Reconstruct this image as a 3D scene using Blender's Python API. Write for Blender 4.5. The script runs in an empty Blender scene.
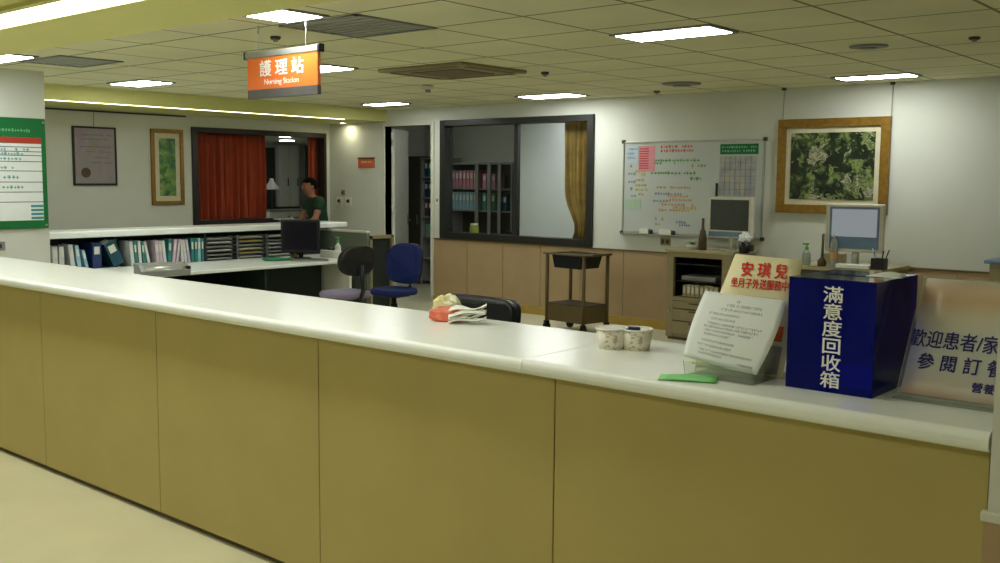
import bpy, bmesh, math, random
from mathutils import Vector, Matrix, noise

SC = bpy.context.scene
COL = SC.collection
random.seed(11)

# ------------------------------------------------------------------ colour / materials
def lin(c):
    c = c / 255.0
    return c / 12.92 if c <= 0.04045 else ((c + 0.055) / 1.055) ** 2.4

def rgb(r, g, b):
    return (lin(r), lin(g), lin(b), 1.0)

def _new(name):
    m = bpy.data.materials.new(name)
    m.use_nodes = True
    nt = m.node_tree
    return m, nt, nt.nodes['Principled BSDF']

def mat(name, col, rough=0.5, metal=0.0, spec=0.4, vary=0.06, scale=12.0, bump=0.0, bscale=80.0):
    """principled surface with slight procedural tone variation and optional bump"""
    m, nt, b = _new(name)
    b.inputs['Roughness'].default_value = rough
    b.inputs['Metallic'].default_value = metal
    b.inputs['Specular IOR Level'].default_value = spec
    tc = nt.nodes.new('ShaderNodeTexCoord')
    n = nt.nodes.new('ShaderNodeTexNoise')
    n.inputs['Scale'].default_value = scale
    n.inputs['Detail'].default_value = 3
    nt.links.new(tc.outputs['Object'], n.inputs['Vector'])
    r = nt.nodes.new('ShaderNodeValToRGB')
    c = rgb(*col)
    r.color_ramp.elements[0].position = 0.3
    r.color_ramp.elements[1].position = 0.7
    r.color_ramp.elements[0].color = tuple(x * (1 - vary) for x in c[:3]) + (1,)
    r.color_ramp.elements[1].color = tuple(min(1, x * (1 + vary)) for x in c[:3]) + (1,)
    nt.links.new(n.outputs['Fac'], r.inputs['Fac'])
    nt.links.new(r.outputs['Color'], b.inputs['Base Color'])
    if bump:
        n2 = nt.nodes.new('ShaderNodeTexNoise')
        n2.inputs['Scale'].default_value = bscale
        nt.links.new(tc.outputs['Object'], n2.inputs['Vector'])
        bp = nt.nodes.new('ShaderNodeBump')
        bp.inputs['Strength'].default_value = bump
        bp.inputs['Distance'].default_value = 0.01
        nt.links.new(n2.outputs['Fac'], bp.inputs['Height'])
        nt.links.new(bp.outputs['Normal'], b.inputs['Normal'])
    return m

def emis(name, col, strength):
    m = bpy.data.materials.new(name)
    m.use_nodes = True
    nt = m.node_tree
    nt.nodes.clear()
    e = nt.nodes.new('ShaderNodeEmission')
    e.inputs['Color'].default_value = rgb(*col)
    e.inputs['Strength'].default_value = strength
    o = nt.nodes.new('ShaderNodeOutputMaterial')
    nt.links.new(e.outputs[0], o.inputs[0])
    return m

def clear(name, tint=(240, 245, 240), gloss=0.12, diff=0.0, dcol=(200, 210, 200), rough=0.03):
    """thin clear sheet: mostly transparent, some gloss, a little haze"""
    m = bpy.data.materials.new(name)
    m.use_nodes = True
    nt = m.node_tree
    nt.nodes.clear()
    t = nt.nodes.new('ShaderNodeBsdfTransparent')
    t.inputs['Color'].default_value = rgb(*tint)
    d = nt.nodes.new('ShaderNodeBsdfDiffuse')
    d.inputs['Color'].default_value = rgb(*dcol)
    g = nt.nodes.new('ShaderNodeBsdfGlossy')
    g.inputs['Roughness'].default_value = rough
    lw = nt.nodes.new('ShaderNodeLayerWeight')
    lw.inputs['Blend'].default_value = gloss
    m1 = nt.nodes.new('ShaderNodeMixShader')
    m1.inputs['Fac'].default_value = diff
    nt.links.new(t.outputs[0], m1.inputs[1])
    nt.links.new(d.outputs[0], m1.inputs[2])
    m2 = nt.nodes.new('ShaderNodeMixShader')
    nt.links.new(lw.outputs['Fresnel'], m2.inputs['Fac'])
    nt.links.new(m1.outputs[0], m2.inputs[1])
    nt.links.new(g.outputs[0], m2.inputs[2])
    o = nt.nodes.new('ShaderNodeOutputMaterial')
    nt.links.new(m2.outputs[0], o.inputs[0])
    return m

def ramp_mat(name, stops, scale=6.0, detail=6.0, rough=0.5, kind='noise', dist=0.6, axis=None):
    """colour ramp driven by noise / voronoi / an object-space axis (printed pictures, patterns)"""
    m, nt, b = _new(name)
    b.inputs['Roughness'].default_value = rough
    tc = nt.nodes.new('ShaderNodeTexCoord')
    r = nt.nodes.new('ShaderNodeValToRGB')
    els = r.color_ramp.elements
    els[0].position, els[0].color = stops[0][0], rgb(*stops[0][1])
    els[1].position, els[1].color = stops[-1][0], rgb(*stops[-1][1])
    for p, c in stops[1:-1]:
        e = els.new(p)
        e.color = rgb(*c)
    n = nt.nodes.new('ShaderNodeTexNoise')
    n.inputs['Scale'].default_value = scale
    n.inputs['Detail'].default_value = detail
    n.inputs['Distortion'].default_value = dist
    nt.links.new(tc.outputs['Object'], n.inputs['Vector'])
    if kind == 'voronoi':
        v = nt.nodes.new('ShaderNodeTexVoronoi')
        v.inputs['Scale'].default_value = scale
        mx = nt.nodes.new('ShaderNodeMixRGB')
        mx.inputs['Fac'].default_value = 0.25
        nt.links.new(tc.outputs['Object'], mx.inputs[1])
        nt.links.new(n.outputs['Color'], mx.inputs[2])
        nt.links.new(mx.outputs[0], v.inputs['Vector'])
        sep = nt.nodes.new('ShaderNodeSeparateColor')
        nt.links.new(v.outputs['Color'], sep.inputs[0])
        add = nt.nodes.new('ShaderNodeMath')
        add.operation = 'MULTIPLY_ADD'
        nt.links.new(v.outputs['Distance'], add.inputs[0])
        add.inputs[1].default_value = -0.5
        nt.links.new(sep.outputs[0], add.inputs[2])
        nt.links.new(add.outputs[0], r.inputs['Fac'])
    elif axis is not None:
        s = nt.nodes.new('ShaderNodeSeparateXYZ')
        nt.links.new(tc.outputs['Object'], s.inputs[0])
        ad = nt.nodes.new('ShaderNodeMath')
        ad.operation = 'MULTIPLY_ADD'
        ad.inputs[1].default_value = dist
        nt.links.new(n.outputs['Fac'], ad.inputs[0])
        mr = nt.nodes.new('ShaderNodeMapRange')
        mr.inputs[1].default_value, mr.inputs[2].default_value = axis[1], axis[2]
        nt.links.new(s.outputs['XYZ'.index(axis[0])], mr.inputs[0])
        nt.links.new(mr.outputs[0], ad.inputs[2])
        nt.links.new(ad.outputs[0], r.inputs['Fac'])
        n.inputs['Distortion'].default_value = 0.2
    else:
        nt.links.new(n.outputs['Fac'], r.inputs['Fac'])
    nt.links.new(r.outputs['Color'], b.inputs['Base Color'])
    return m

def tile_mat(name, col, line, x0, px, y0, py, w):
    """suspended ceiling: thin bars on a regular grid, speckled mineral tiles between"""
    m, nt, b = _new(name)
    b.inputs['Roughness'].default_value = 0.85
    b.inputs['Specular IOR Level'].default_value = 0.15
    tc = nt.nodes.new('ShaderNodeTexCoord')
    s = nt.nodes.new('ShaderNodeSeparateXYZ')
    nt.links.new(tc.outputs['Object'], s.inputs[0])
    def M(op, a, v):
        q = nt.nodes.new('ShaderNodeMath')
        q.operation = op
        nt.links.new(a, q.inputs[0])
        if isinstance(v, (int, float)):
            q.inputs[1].default_value = v
        elif v is not None:
            nt.links.new(v, q.inputs[1])
        return q.outputs[0]
    def bar(o, a0, p):
        f = M('FRACT', M('DIVIDE', M('SUBTRACT', o, a0 - w / 2), p), None)
        return M('LESS_THAN', f, w / p)
    g = M('MAXIMUM', bar(s.outputs[0], x0, px), bar(s.outputs[1], y0, py))
    n = nt.nodes.new('ShaderNodeTexNoise')
    n.inputs['Scale'].default_value = 1.3
    nt.links.new(tc.outputs['Object'], n.inputs['Vector'])
    r = nt.nodes.new('ShaderNodeValToRGB')
    c = rgb(*col)
    r.color_ramp.elements[0].position, r.color_ramp.elements[1].position = .3, .7
    r.color_ramp.elements[0].color = tuple(x * .93 for x in c[:3]) + (1,)
    r.color_ramp.elements[1].color = tuple(x * 1.05 for x in c[:3]) + (1,)
    nt.links.new(n.outputs['Fac'], r.inputs['Fac'])
    mx = nt.nodes.new('ShaderNodeMixRGB')
    nt.links.new(g, mx.inputs['Fac'])
    nt.links.new(r.outputs['Color'], mx.inputs[1])
    mx.inputs[2].default_value = rgb(*line)
    nt.links.new(mx.outputs[0], b.inputs['Base Color'])
    return m

M_ = {}
def setup_materials():
    A = M_
    A['wall'] = mat('wall paint', (206, 208, 197), .75, vary=.02, scale=2, bump=.04)
    A['wall2'] = mat('soffit paint', (206, 204, 132), .8, vary=.02, scale=2)
    A['ceil'] = tile_mat('ceiling tile', (222, 220, 184), (130, 126, 94), -4.505, .73, 4.62, .68, .022)
    A['floor'] = mat('station vinyl floor', (198, 194, 166), .35, vary=.05, scale=5)
    A['floor2'] = mat('lobby vinyl floor', (204, 199, 162), .3, vary=.04, scale=3)
    A['front'] = mat('counter laminate', (176, 161, 98), .45, vary=.04, scale=3)
    A['seam'] = mat('dark joint', (84, 72, 40), .7)
    A['top'] = mat('counter solid surface', (234, 238, 230), .22, vary=.015, scale=30)
    A['wains'] = mat('wainscot laminate', (168, 143, 106), .5, vary=.05, scale=4)
    A['rail'] = mat('dark olive rail', (104, 92, 58), .5)
    A['base'] = mat('ochre skirting', (170, 142, 66), .45)
    A['blackframe'] = mat('black bronze frame', (34, 35, 30), .4)
    A['brownframe'] = mat('dark brown frame', (38, 30, 24), .4)
    A['white'] = mat('white enamel', (222, 222, 210), .4, vary=.02)
    A['offwhite'] = mat('off white', (205, 204, 188), .5, vary=.03)
    A['paper'] = mat('white paper', (228, 233, 230), .6, vary=.015)
    A['grey'] = mat('grey plastic', (132, 134, 128), .45)
    A['dgrey'] = mat('dark grey', (58, 60, 60), .5)
    A['black'] = mat('black plastic', (20, 20, 22), .4)
    A['rubber'] = mat('black rubber', (16, 16, 16), .6)
    A['leather'] = mat('black leather', (18, 19, 22), .33, bump=.15, bscale=60)
    A['steel'] = mat('brushed steel', (150, 148, 140), .3, metal=.9)
    A['bronze'] = mat('brown painted steel', (100, 84, 52), .4, metal=.2)
    A['bluefab'] = mat('blue fabric', (13, 32, 92), .8, bump=.2, bscale=200)
    A['blackfab'] = mat('black fabric', (20, 20, 20), .8, bump=.2, bscale=200)
    A['mauve'] = mat('mauve fabric', (128, 120, 140), .8, bump=.2, bscale=200)
    A['gold'] = mat('gilt wood', (138, 104, 38), .35, metal=.35, vary=.2, scale=25)
    A['mount'] = mat('cream mount', (206, 200, 170), .6)
    A['red'] = mat('red curtain', (186, 76, 44), .8, vary=.12, scale=5)
    A['goldcur'] = mat('gold brown curtain', (150, 122, 60), .6, vary=.25, scale=7)
    A['sheer'] = mat('grey green partition', (98, 108, 92), .7)
    A['orange'] = ramp_mat('orange sign face', [(0, (222, 96, 34)), (.5, (236, 120, 48)), (1, (240, 140, 66))], scale=1.2, detail=1, rough=.4)
    A['orange2'] = mat('orange plate', (196, 98, 56), .5)
    A['signgrey'] = mat('sign grey strip', (86, 84, 82), .4)
    A['alu'] = mat('aluminium', (168, 170, 160), .35, metal=.5)
    A['lettering'] = mat('white lettering', (240, 240, 232), .5)
    A['redink'] = mat('red ink', (214, 46, 26), .5)
    A['navyink'] = mat('navy ink', (44, 46, 110), .5)
    A['greyink'] = mat('grey ink', (96, 100, 104), .6)
    A['greenink'] = mat('green ink', (72, 150, 56), .5)
    A['yellowink'] = mat('ochre ink', (196, 172, 60), .5)
    A['orangeink'] = mat('orange ink', (214, 150, 84), .5)
    A['blueink'] = mat('blue ink', (110, 140, 168), .5)
    A['green'] = mat('green board', (12, 108, 52), .45)
    A['redstrip'] = mat('red header', (180, 58, 40), .5)
    A['teal'] = mat('teal plastic', (40, 120, 112), .5)
    A['tealdark'] = mat('dark teal plastic', (22, 70, 82), .5)
    A['navy'] = mat('navy plastic', (24, 44, 92), .5)
    A['binderw'] = mat('white binder', (196, 198, 196), .5)
    A['binderp'] = mat('pinkish white binder', (190, 172, 184), .5)
    A['pink'] = mat('pink binder', (186, 128, 140), .5)
    A['lblue'] = mat('pale blue binder', (138, 176, 190), .5)
    A['lgreen'] = mat('green binder', (76, 134, 100), .5)
    A['smoke'] = mat('smoke grey plastic', (118, 122, 118), .3)
    A['acrylic'] = clear('clear acrylic', (248, 250, 247), .18, .12, (226, 232, 224))
    A['glass'] = clear('window glass', (244, 245, 243), .06, .01, (120, 130, 120))
    A['darkwood'] = mat('dark cupboard', (62, 56, 44), .5)
    A['darkgreen'] = mat('dark green laminate', (28, 40, 34), .6)
    A['beige'] = mat('beige laminate', (146, 134, 98), .5)
    A['beigetop'] = mat('beige worktop', (170, 160, 122), .35)
    A['cream'] = mat('cream computer plastic', (206, 202, 182), .45)
    A['screen'] = mat('dark screen', (66, 70, 66), .2)
    A['bluebezel'] = mat('blue grey bezel', (104, 128, 158), .4)
    A['lit'] = emis('lit screen', (190, 198, 200), .46)
    A['greencloth'] = mat('green felt', (34, 126, 82), .8)
    A['greenpaper'] = mat('green paper', (126, 206, 120), .6)
    A['greencap'] = mat('green plastic cap', (84, 170, 70), .4)
    A['bottle'] = clear('clear bottle', (220, 228, 216), .2, .35, (210, 216, 206))
    A['brown'] = mat('brown glaze', (78, 62, 40), .35)
    A['light'] = emis('fluorescent diffuser', (249, 253, 250), 31.0)
    A['cove'] = emis('cove lamp', (255, 246, 196), 9.0)
    A['strip'] = emis('lobby lamp diffuser', (252, 253, 246), 15.0)
    A['spot'] = emis('downlight lamp', (255, 250, 214), 120.0)
    A['roomfill'] = emis('side room fill lamp', (238, 243, 250), 20.0)  # emission for the unseen and stand-in lamps in the rooms behind
    A['tissue'] = mat('crumpled paper', (238, 238, 228), .6, bump=.3, bscale=60)
    A['yellowbag'] = ramp_mat('yellow green wrapper', [(.3, (214, 206, 120)), (.55, (226, 226, 196)), (.8, (190, 196, 90))], scale=14, rough=.35)
    A['redpack'] = ramp_mat('orange red wrapper', [(.3, (206, 84, 56)), (.6, (222, 128, 96)), (.8, (230, 190, 160))], scale=18, rough=.4)
    A['bowl'] = ramp_mat('printed paper bowl', [(.0, (232, 228, 210)), (.55, (230, 226, 208)), (.63, (192, 168, 138)), (1, (190, 160, 126))], scale=45, detail=2, rough=.5)
    A['photo'] = ramp_mat('foliage picture', [(.0, (20, 30, 20)), (.28, (44, 60, 34)), (.42, (96, 112, 60)), (.54, (134, 144, 92)), (.64, (60, 78, 42)), (.76, (176, 170, 146)), (.86, (74, 92, 50)), (1, (206, 186, 176))], scale=12, detail=5, kind='voronoi', rough=.25)
    A['painting'] = ramp_mat('green painting', [(.25, (26, 70, 44)), (.45, (56, 110, 56)), (.58, (120, 150, 70)), (.68, (170, 178, 130)), (.8, (60, 104, 90))], scale=9, detail=6, rough=.4)
    A['poster'] = ramp_mat('faded poster', [(.3, (138, 134, 128)), (.5, (150, 140, 144)), (.62, (146, 128, 144)), (.8, (160, 156, 146))], scale=3, detail=2, rough=.3)
    A['board'] = mat('whiteboard', (184, 190, 184), .3, vary=.03, scale=2)
    A['chart'] = ramp_mat('grey chart', [(.3, (150, 152, 156)), (.55, (168, 170, 170)), (.75, (186, 178, 130))], scale=9, detail=2, rough=.5)
    A['pinksheet'] = mat('pink sheet', (214, 138, 146), .6)
    A['paleblue'] = mat('pale blue sheet', (180, 196, 204), .6)
    A['palegreen'] = mat('pale green sheet', (168, 190, 164), .6)
    A['print'] = ramp_mat('printed acrylic sign', [(.0, (234, 196, 164)), (.12, (232, 222, 206)), (.3, (226, 226, 220)), (.5, (228, 228, 222)), (.68, (230, 222, 196)), (.80, (226, 196, 158)), (.9, (232, 206, 176)), (1, (236, 232, 218))], scale=9, detail=1.5, rough=.25, dist=.10, axis=('Z', .02, .34))
    nt = A['print'].node_tree
    tl = nt.nodes.new('ShaderNodeBsdfTranslucent')
    mxs = nt.nodes.new('ShaderNodeMixShader'); mxs.inputs[0].default_value = .25
    rmp = [n for n in nt.nodes if n.type == 'VALTORGB'][0]
    nt.links.new(rmp.outputs['Color'], tl.inputs[0])
    nt.links.new(nt.nodes['Principled BSDF'].outputs[0], mxs.inputs[1]); nt.links.new(tl.outputs[0], mxs.inputs[2])
    nt.links.new(mxs.outputs[0], nt.nodes['Material Output'].inputs[0])
    A['skin'] = mat('skin', (160, 108, 84), .55)
    A['hair'] = mat('black hair', (12, 10, 10), .9, spec=.1)
    A['shirt'] = mat('dark green shirt', (18, 54, 32), .8)
    A['trouser'] = mat('dark trousers', (30, 34, 44), .8)
    # translucent deep blue acrylic
    m = bpy.data.materials.new('blue acrylic')
    m.use_nodes = True
    nt = m.node_tree
    nt.nodes.clear()
    t = nt.nodes.new('ShaderNodeBsdfTransparent'); t.inputs[0].default_value = (.03, .12, .95, 1)
    d = nt.nodes.new('ShaderNodeBsdfDiffuse'); d.inputs[0].default_value = (.001, .012, .30, 1)
    tl = nt.nodes.new('ShaderNodeBsdfTranslucent'); tl.inputs[0].default_value = (.01, .06, .95, 1)
    g = nt.nodes.new('ShaderNodeBsdfGlossy'); g.inputs['Roughness'].default_value = .06
    m0 = nt.nodes.new('ShaderNodeMixShader'); m0.inputs[0].default_value = .35
    nt.links.new(d.outputs[0], m0.inputs[1]); nt.links.new(tl.outputs[0], m0.inputs[2])
    m1 = nt.nodes.new('ShaderNodeMixShader'); m1.inputs[0].default_value = .28
    nt.links.new(t.outputs[0], m1.inputs[1]); nt.links.new(m0.outputs[0], m1.inputs[2])
    fr = nt.nodes.new('ShaderNodeFresnel'); fr.inputs[0].default_value = 1.3
    m2 = nt.nodes.new('ShaderNodeMixShader')
    nt.links.new(fr.outputs[0], m2.inputs[0]); nt.links.new(m1.outputs[0], m2.inputs[1]); nt.links.new(g.outputs[0], m2.inputs[2])
    o = nt.nodes.new('ShaderNodeOutputMaterial'); nt.links.new(m2.outputs[0], o.inputs[0])
    A['blueacrylic'] = m
setup_materials()

# ------------------------------------------------------------------ mesh builder
class MB:
    def __init__(s):
        s.bm = bmesh.new()
        s.mats = []
    def _mi(s, m):
        if m is None:
            return 0
        if m not in s.mats:
            s.mats.append(m)
        return s.mats.index(m)
    def box(s, x0, x1, y0, y1, z0, z1, bev=0.0, seg=2, mx=None, m=None, smooth=False):
        vs = [s.bm.verts.new((x, y, z)) for x in (x0, x1) for y in (y0, y1) for z in (z0, z1)]
        q = [(0, 1, 3, 2), (4, 6, 7, 5), (0, 4, 5, 1), (2, 3, 7, 6), (0, 2, 6, 4), (1, 5, 7, 3)]
        fs = [s.bm.faces.new([vs[i] for i in f]) for f in q]
        mi = s._mi(m)
        for f in fs:
            f.material_index = mi
        allv = set(vs)
        if bev > 0:
            es = list({e for f in fs for e in f.edges})
            r = bmesh.ops.bevel(s.bm, geom=es, offset=bev, segments=seg, affect='EDGES', profile=.5, clamp_overlap=True)
            for f in r['faces']:
                f.smooth = smooth
                f.material_index = mi
            allv = {v for v in allv if v.is_valid} | set(r['verts'])
        if mx is not None:
            bmesh.ops.transform(s.bm, matrix=mx, verts=list(allv))
        return s
    def tube(s, p0, p1, r, r2=None, n=12, m=None):
        p0, p1 = Vector(p0), Vector(p1)
        d = p1 - p0
        R = d.to_track_quat('Z', 'Y').to_matrix()
        r2 = r if r2 is None else r2
        a, b = [], []
        for i in range(n):
            t = 2 * math.pi * i / n
            o = R @ Vector((math.cos(t), math.sin(t), 0))
            a.append(s.bm.verts.new(p0 + o * r))
            b.append(s.bm.verts.new(p1 + o * r2))
        mi = s._mi(m)
        for i in range(n):
            f = s.bm.faces.new((a[i], a[(i + 1) % n], b[(i + 1) % n], b[i]))
            f.smooth = True
            f.material_index = mi
        for c in (list(reversed(a)), b):
            f = s.bm.faces.new(c)
            f.material_index = mi
        return s
    def path(s, pts, r, n=8, m=None):
        for a, b in zip(pts[:-1], pts[1:]):
            s.tube(a, b, r, n=n, m=m)
        return s
    def lathe(s, prof, n=24, cx=0, cy=0, m=None, sy=1.0):
        rings = []
        for r, z in prof:
            if r < 1e-5:
                rings.append([s.bm.verts.new((cx, cy, z))])
            else:
                rings.append([s.bm.verts.new((cx + r * math.cos(2 * math.pi * i / n), cy + sy * r * math.sin(2 * math.pi * i / n), z)) for i in range(n)])
        mi = s._mi(m)
        for A, B in zip(rings[:-1], rings[1:]):
            for i in range(n):
                j = (i + 1) % n
                if len(A) == 1 and len(B) == 1:
                    continue
                if len(A) == 1:
                    f = s.bm.faces.new((A[0], B[j], B[i]))
                elif len(B) == 1:
                    f = s.bm.faces.new((A[i], A[j], B[0]))
                else:
                    f = s.bm.faces.new((A[i], A[j], B[j], B[i]))
                f.smooth = True
                f.material_index = mi
        return s
    def prism(s, poly, z0, z1, bev=0.0, seg=3, m=None, plane='XY', only=None):
        """polygon extruded; plane XY -> along Z, XZ -> along Y, YZ -> along X"""
        def P(a, b, c):
            return {'XY': (a, b, c), 'XZ': (a, c, b), 'YZ': (c, a, b)}[plane]
        lo = [s.bm.verts.new(P(a, b, z0)) for a, b in poly]
        hi = [s.bm.verts.new(P(a, b, z1)) for a, b in poly]
        n = len(poly)
        fs = [s.bm.faces.new(list(reversed(lo))), s.bm.faces.new(hi)]
        for i in range(n):
            j = (i + 1) % n
            fs.append(s.bm.faces.new((lo[i], lo[j], hi[j], hi[i])))
        mi = s._mi(m)
        for f in fs:
            f.material_index = mi
        bmesh.ops.recalc_face_normals(s.bm, faces=fs)
        if bev > 0:
            es = list(fs[0].edges) + list(fs[1].edges)
            if only == 'X':
                es = [e for e in es if abs(e.verts[0].co.y - e.verts[1].co.y) < 1e-6]
            r = bmesh.ops.bevel(s.bm, geom=es, offset=bev, segments=seg, affect='EDGES', profile=.5, clamp_overlap=True)
            for f in r['faces']:
                f.smooth = True
                f.material_index = mi
        return s
    def sheet(s, fn, nu, nv, th=0.0, m=None, smooth=True):
        """surface fn(u,v)->point, given a real thickness th along the normal"""
        g = [[Vector(fn(i / nu, j / nv)) for j in range(nv + 1)] for i in range(nu + 1)]
        def nrm(i, j):
            a = g[min(i + 1, nu)][j] - g[max(i - 1, 0)][j]
            b = g[i][min(j + 1, nv)] - g[i][max(j - 1, 0)]
            c = a.cross(b)
            return c.normalized() if c.length > 1e-9 else Vector((0, 0, 1))
        N = [[nrm(i, j) for j in range(nv + 1)] for i in range(nu + 1)]
        A = [[s.bm.verts.new(g[i][j] + N[i][j] * th / 2) for j in range(nv + 1)] for i in range(nu + 1)]
        B = [[s.bm.verts.new(g[i][j] - N[i][j] * th / 2) for j in range(nv + 1)] for i in range(nu + 1)]
        mi = s._mi(m)
        def F(*v):
            f = s.bm.faces.new(v)
            f.smooth = smooth
            f.material_index = mi
        for i in range(nu):
            for j in range(nv):
                F(A[i][j], A[i + 1][j], A[i + 1][j + 1], A[i][j + 1])
                F(B[i][j], B[i][j + 1], B[i + 1][j + 1], B[i + 1][j])
        for i in range(nu):
            F(A[i][0], B[i][0], B[i + 1][0], A[i + 1][0])
            F(A[i][nv], A[i + 1][nv], B[i + 1][nv], B[i][nv])
        for j in range(nv):
            F(A[0][j], A[0][j + 1], B[0][j + 1], B[0][j])
            F(A[nu][j], B[nu][j], B[nu][j + 1], A[nu][j + 1])
        return s
    def build(s, name, m, parent=None, loc=None, rz=0.0, **tags):
        for e in s.bm.edges:      # crisp edges stay crisp where curved and flat faces meet
            if len(e.link_faces) == 2 and e.calc_face_angle(0) > .65:
                e.smooth = False
        me = bpy.data.meshes.new(name)
        s.bm.to_mesh(me)
        s.bm.free()
        for mm in (s.mats or [m]):
            me.materials.append(mm)
        o = bpy.data.objects.new(name, me)
        COL.objects.link(o)
        if parent is not None:
            o.parent = parent
        if loc is not None:
            o.location = loc
        if rz:
            o.rotation_euler = (0, 0, rz)
        for k, v in tags.items():
            o[k] = v
        return o

def thing(name, label, cat, loc=(0, 0, 0), rz=0.0, group=None):
    o = bpy.data.objects.new(name, None)
    o.empty_display_size = .1
    COL.objects.link(o)
    o.location = loc
    o.rotation_euler = (0, 0, rz)
    tag(o, label, cat, group)
    return o

def tag(o, label, cat, group=None):
    o['label'] = label
    o['category'] = cat
    if group:
        o['group'] = group
    return o

def dup(root, loc, rz, label, group=None):
    r = root.copy(); COL.objects.link(r)
    r.location = loc
    r.rotation_euler = (0, 0, rz)
    r['label'] = label
    if group:
        r['group'] = group
    for ch in list(root.children):
        c = ch.copy(); COL.objects.link(c); c.parent = r
        for g in list(ch.children):
            d = g.copy(); COL.objects.link(d); d.parent = c
    return r

def struct(o):
    o['kind'] = 'structure'
    return o

def letters(txt, size, m, parent, loc, name='lettering', rot=(math.pi / 2, 0, 0), width=None, height=None, bold=0.0, depth=.0006, space=1.0, xs=1.0, line=1.0, align='CENTER'):
    c = bpy.data.curves.new(name, 'FONT')
    c.body = txt
    c.size = size
    c.align_x = align
    c.align_y = 'CENTER'
    c.extrude = depth
    c.space_character = space
    c.space_line = line
    t = bpy.data.objects.new(name, c)
    COL.objects.link(t)
    bpy.context.view_layer.update()
    me = bpy.data.meshes.new_from_object(t.evaluated_get(bpy.context.evaluated_depsgraph_get()))
    bpy.data.objects.remove(t)
    if width and len(me.vertices):
        w = max(v.co.x for v in me.vertices) - min(v.co.x for v in me.vertices)
        k = width / w
        for v in me.vertices:
            v.co.x *= k
    if len(me.vertices):
        ys = [v.co.y for v in me.vertices]; xs_ = [v.co.x for v in me.vertices]
        k = (height / (max(ys) - min(ys))) if height else 1.0
        cy, cx = (max(ys) + min(ys)) / 2, (max(xs_) + min(xs_)) / 2
        for v in me.vertices:
            v.co.y = (v.co.y - cy) * k
            v.co.x -= cx
    if bold:   # heavier strokes: copies of the outline shifted by a stroke's fraction
        bm = bmesh.new()
        for dx, dy in ((-bold, 0), (bold, 0), (0, bold), (0, -bold)):
            n0 = len(bm.verts)
            bm.from_mesh(me)
            bm.verts.ensure_lookup_table()
            for v in bm.verts[n0:]:
                v.co.x += dx; v.co.y += dy; v.co.z += dx * .02 + dy * .03
        bm.to_mesh(me); bm.free()
    me.materials.clear()
    me.materials.append(m)
    me.name = name
    o = bpy.data.objects.new(name, me)
    COL.objects.link(o)
    o.parent = parent
    o.location = loc
    o.rotation_euler = rot
    return o

def scribbles(name, rows, m, parent, h=.012, th=.0015, y=0.0):
    """illegible handwriting / small print: rows (x0, x1, z) of short strokes on the plane y"""
    o = None
    for x0, x1, z in rows:      # one line of writing, one part
        b = MB()
        x = x0
        while x < x1:
            w = random.uniform(.5, 1.1) * h
            k = random.random()
            if k < .85:
                hh = h * random.uniform(.5, 1)
                b.box(x, x + w * .8, y - th, y, z - hh * .14, z + hh * .14)
                b.box(x + w * .3, x + w * .48, y - th, y, z - hh * .5, z + hh * .5)
                if k < .5:
                    b.box(x, x + w * .75, y - th, y, z + hh * .3, z + hh * .48)
            x += w * 1.1
        o = b.build(name, m, parent)
    return o

PI = math.pi
# ------------------------------------------------------------------ camera
cam = bpy.data.cameras.new('camera')
cam.sensor_fit = 'HORIZONTAL'
cam.sensor_width = 36
cam.lens = 36 * 1003.2 / 1000
cam.clip_start = .05
co = bpy.data.objects.new('camera', cam)
COL.objects.link(co)
yaw, pitch, roll = -0.70505, -0.1022, 0.0083
f = Vector((math.sin(yaw) * math.cos(pitch), math.cos(yaw) * math.cos(pitch), math.sin(pitch)))
r = Vector((math.cos(yaw), -math.sin(yaw), 0))
u = r.cross(f)
r2 = math.cos(roll) * r + math.sin(roll) * u
u2 = -math.sin(roll) * r + math.cos(roll) * u
mw = Matrix((r2, u2, -f)).transposed().to_4x4()
mw.translation = (0, 0, 1.68)
co.matrix_world = mw
SC.camera = co

# ------------------------------------------------------------------ room shell
def W(name, x0, x1, y0, y1, z0, z1, m):
    return struct(MB().box(x0, x1, y0, y1, z0, z1).build(name, m))
ZC = 2.62
W('floor', -11.75, 1.6, 2.585, 9.87, -.1, 0, M_['floor'])
W('floor_lobby', -11.75, 1.6, -2.6, 2.585, -.1, 0, M_['floor2'])
W('ceiling', -10.4, 1.6, 2.96, 9.87, ZC, ZC + .1, M_['ceil'])
W('ceiling_lobby', -11.75, 1.6, -2.6, 2.96, 2.45, ZC + .1, M_['wall2'])
W('ceiling_corridor', -11.75, -10.4, 2.96, 9.87, 2.46, ZC + .1, M_['wall2'])
# back wall with door and window openings (one mesh)
b = MB()
Y0, Y1 = 9.75, 9.87
b.box(-11.75, -10.43, Y0, Y1, 0, ZC).box(-9.53, -9.34, Y0, Y1, 0, ZC).box(-6.857, 1.6, Y0, Y1, 0, ZC)
b.box(-10.43, -9.53, Y0, Y1, 2.39, ZC).box(-9.34, -6.857, Y0, Y1, 0, .88).box(-9.34, -6.857, Y0, Y1, 2.44, ZC)
struct(b.build('wall_back', M_['wall']))
b = MB()
X0, X1 = -11.75, -11.63
b.box(X0, X1, -2.6, 7.43, 0, ZC).box(X0, X1, 9.68, 9.75, 0, ZC).box(X0, X1, 7.43, 9.68, 0, 1.03).box(X0, X1, 7.43, 9.68, 2.32, ZC)
struct(b.build('wall_left', M_['wall']))
W('wall_right', 1.6, 1.7, -2.6, 9.87, 0, ZC, M_['wall'])
W('wall_front', -11.75, 1.6, -2.7, -2.6, 0, ZC, M_['wall'])
W('wall_counter_end', -.616, 1.6, 2.52, 2.70, 0, 2.45, M_['wall'])
W('column_left', -10.35, -9.25, 3.35, 4.39, 0, ZC, M_['wall'])
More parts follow.
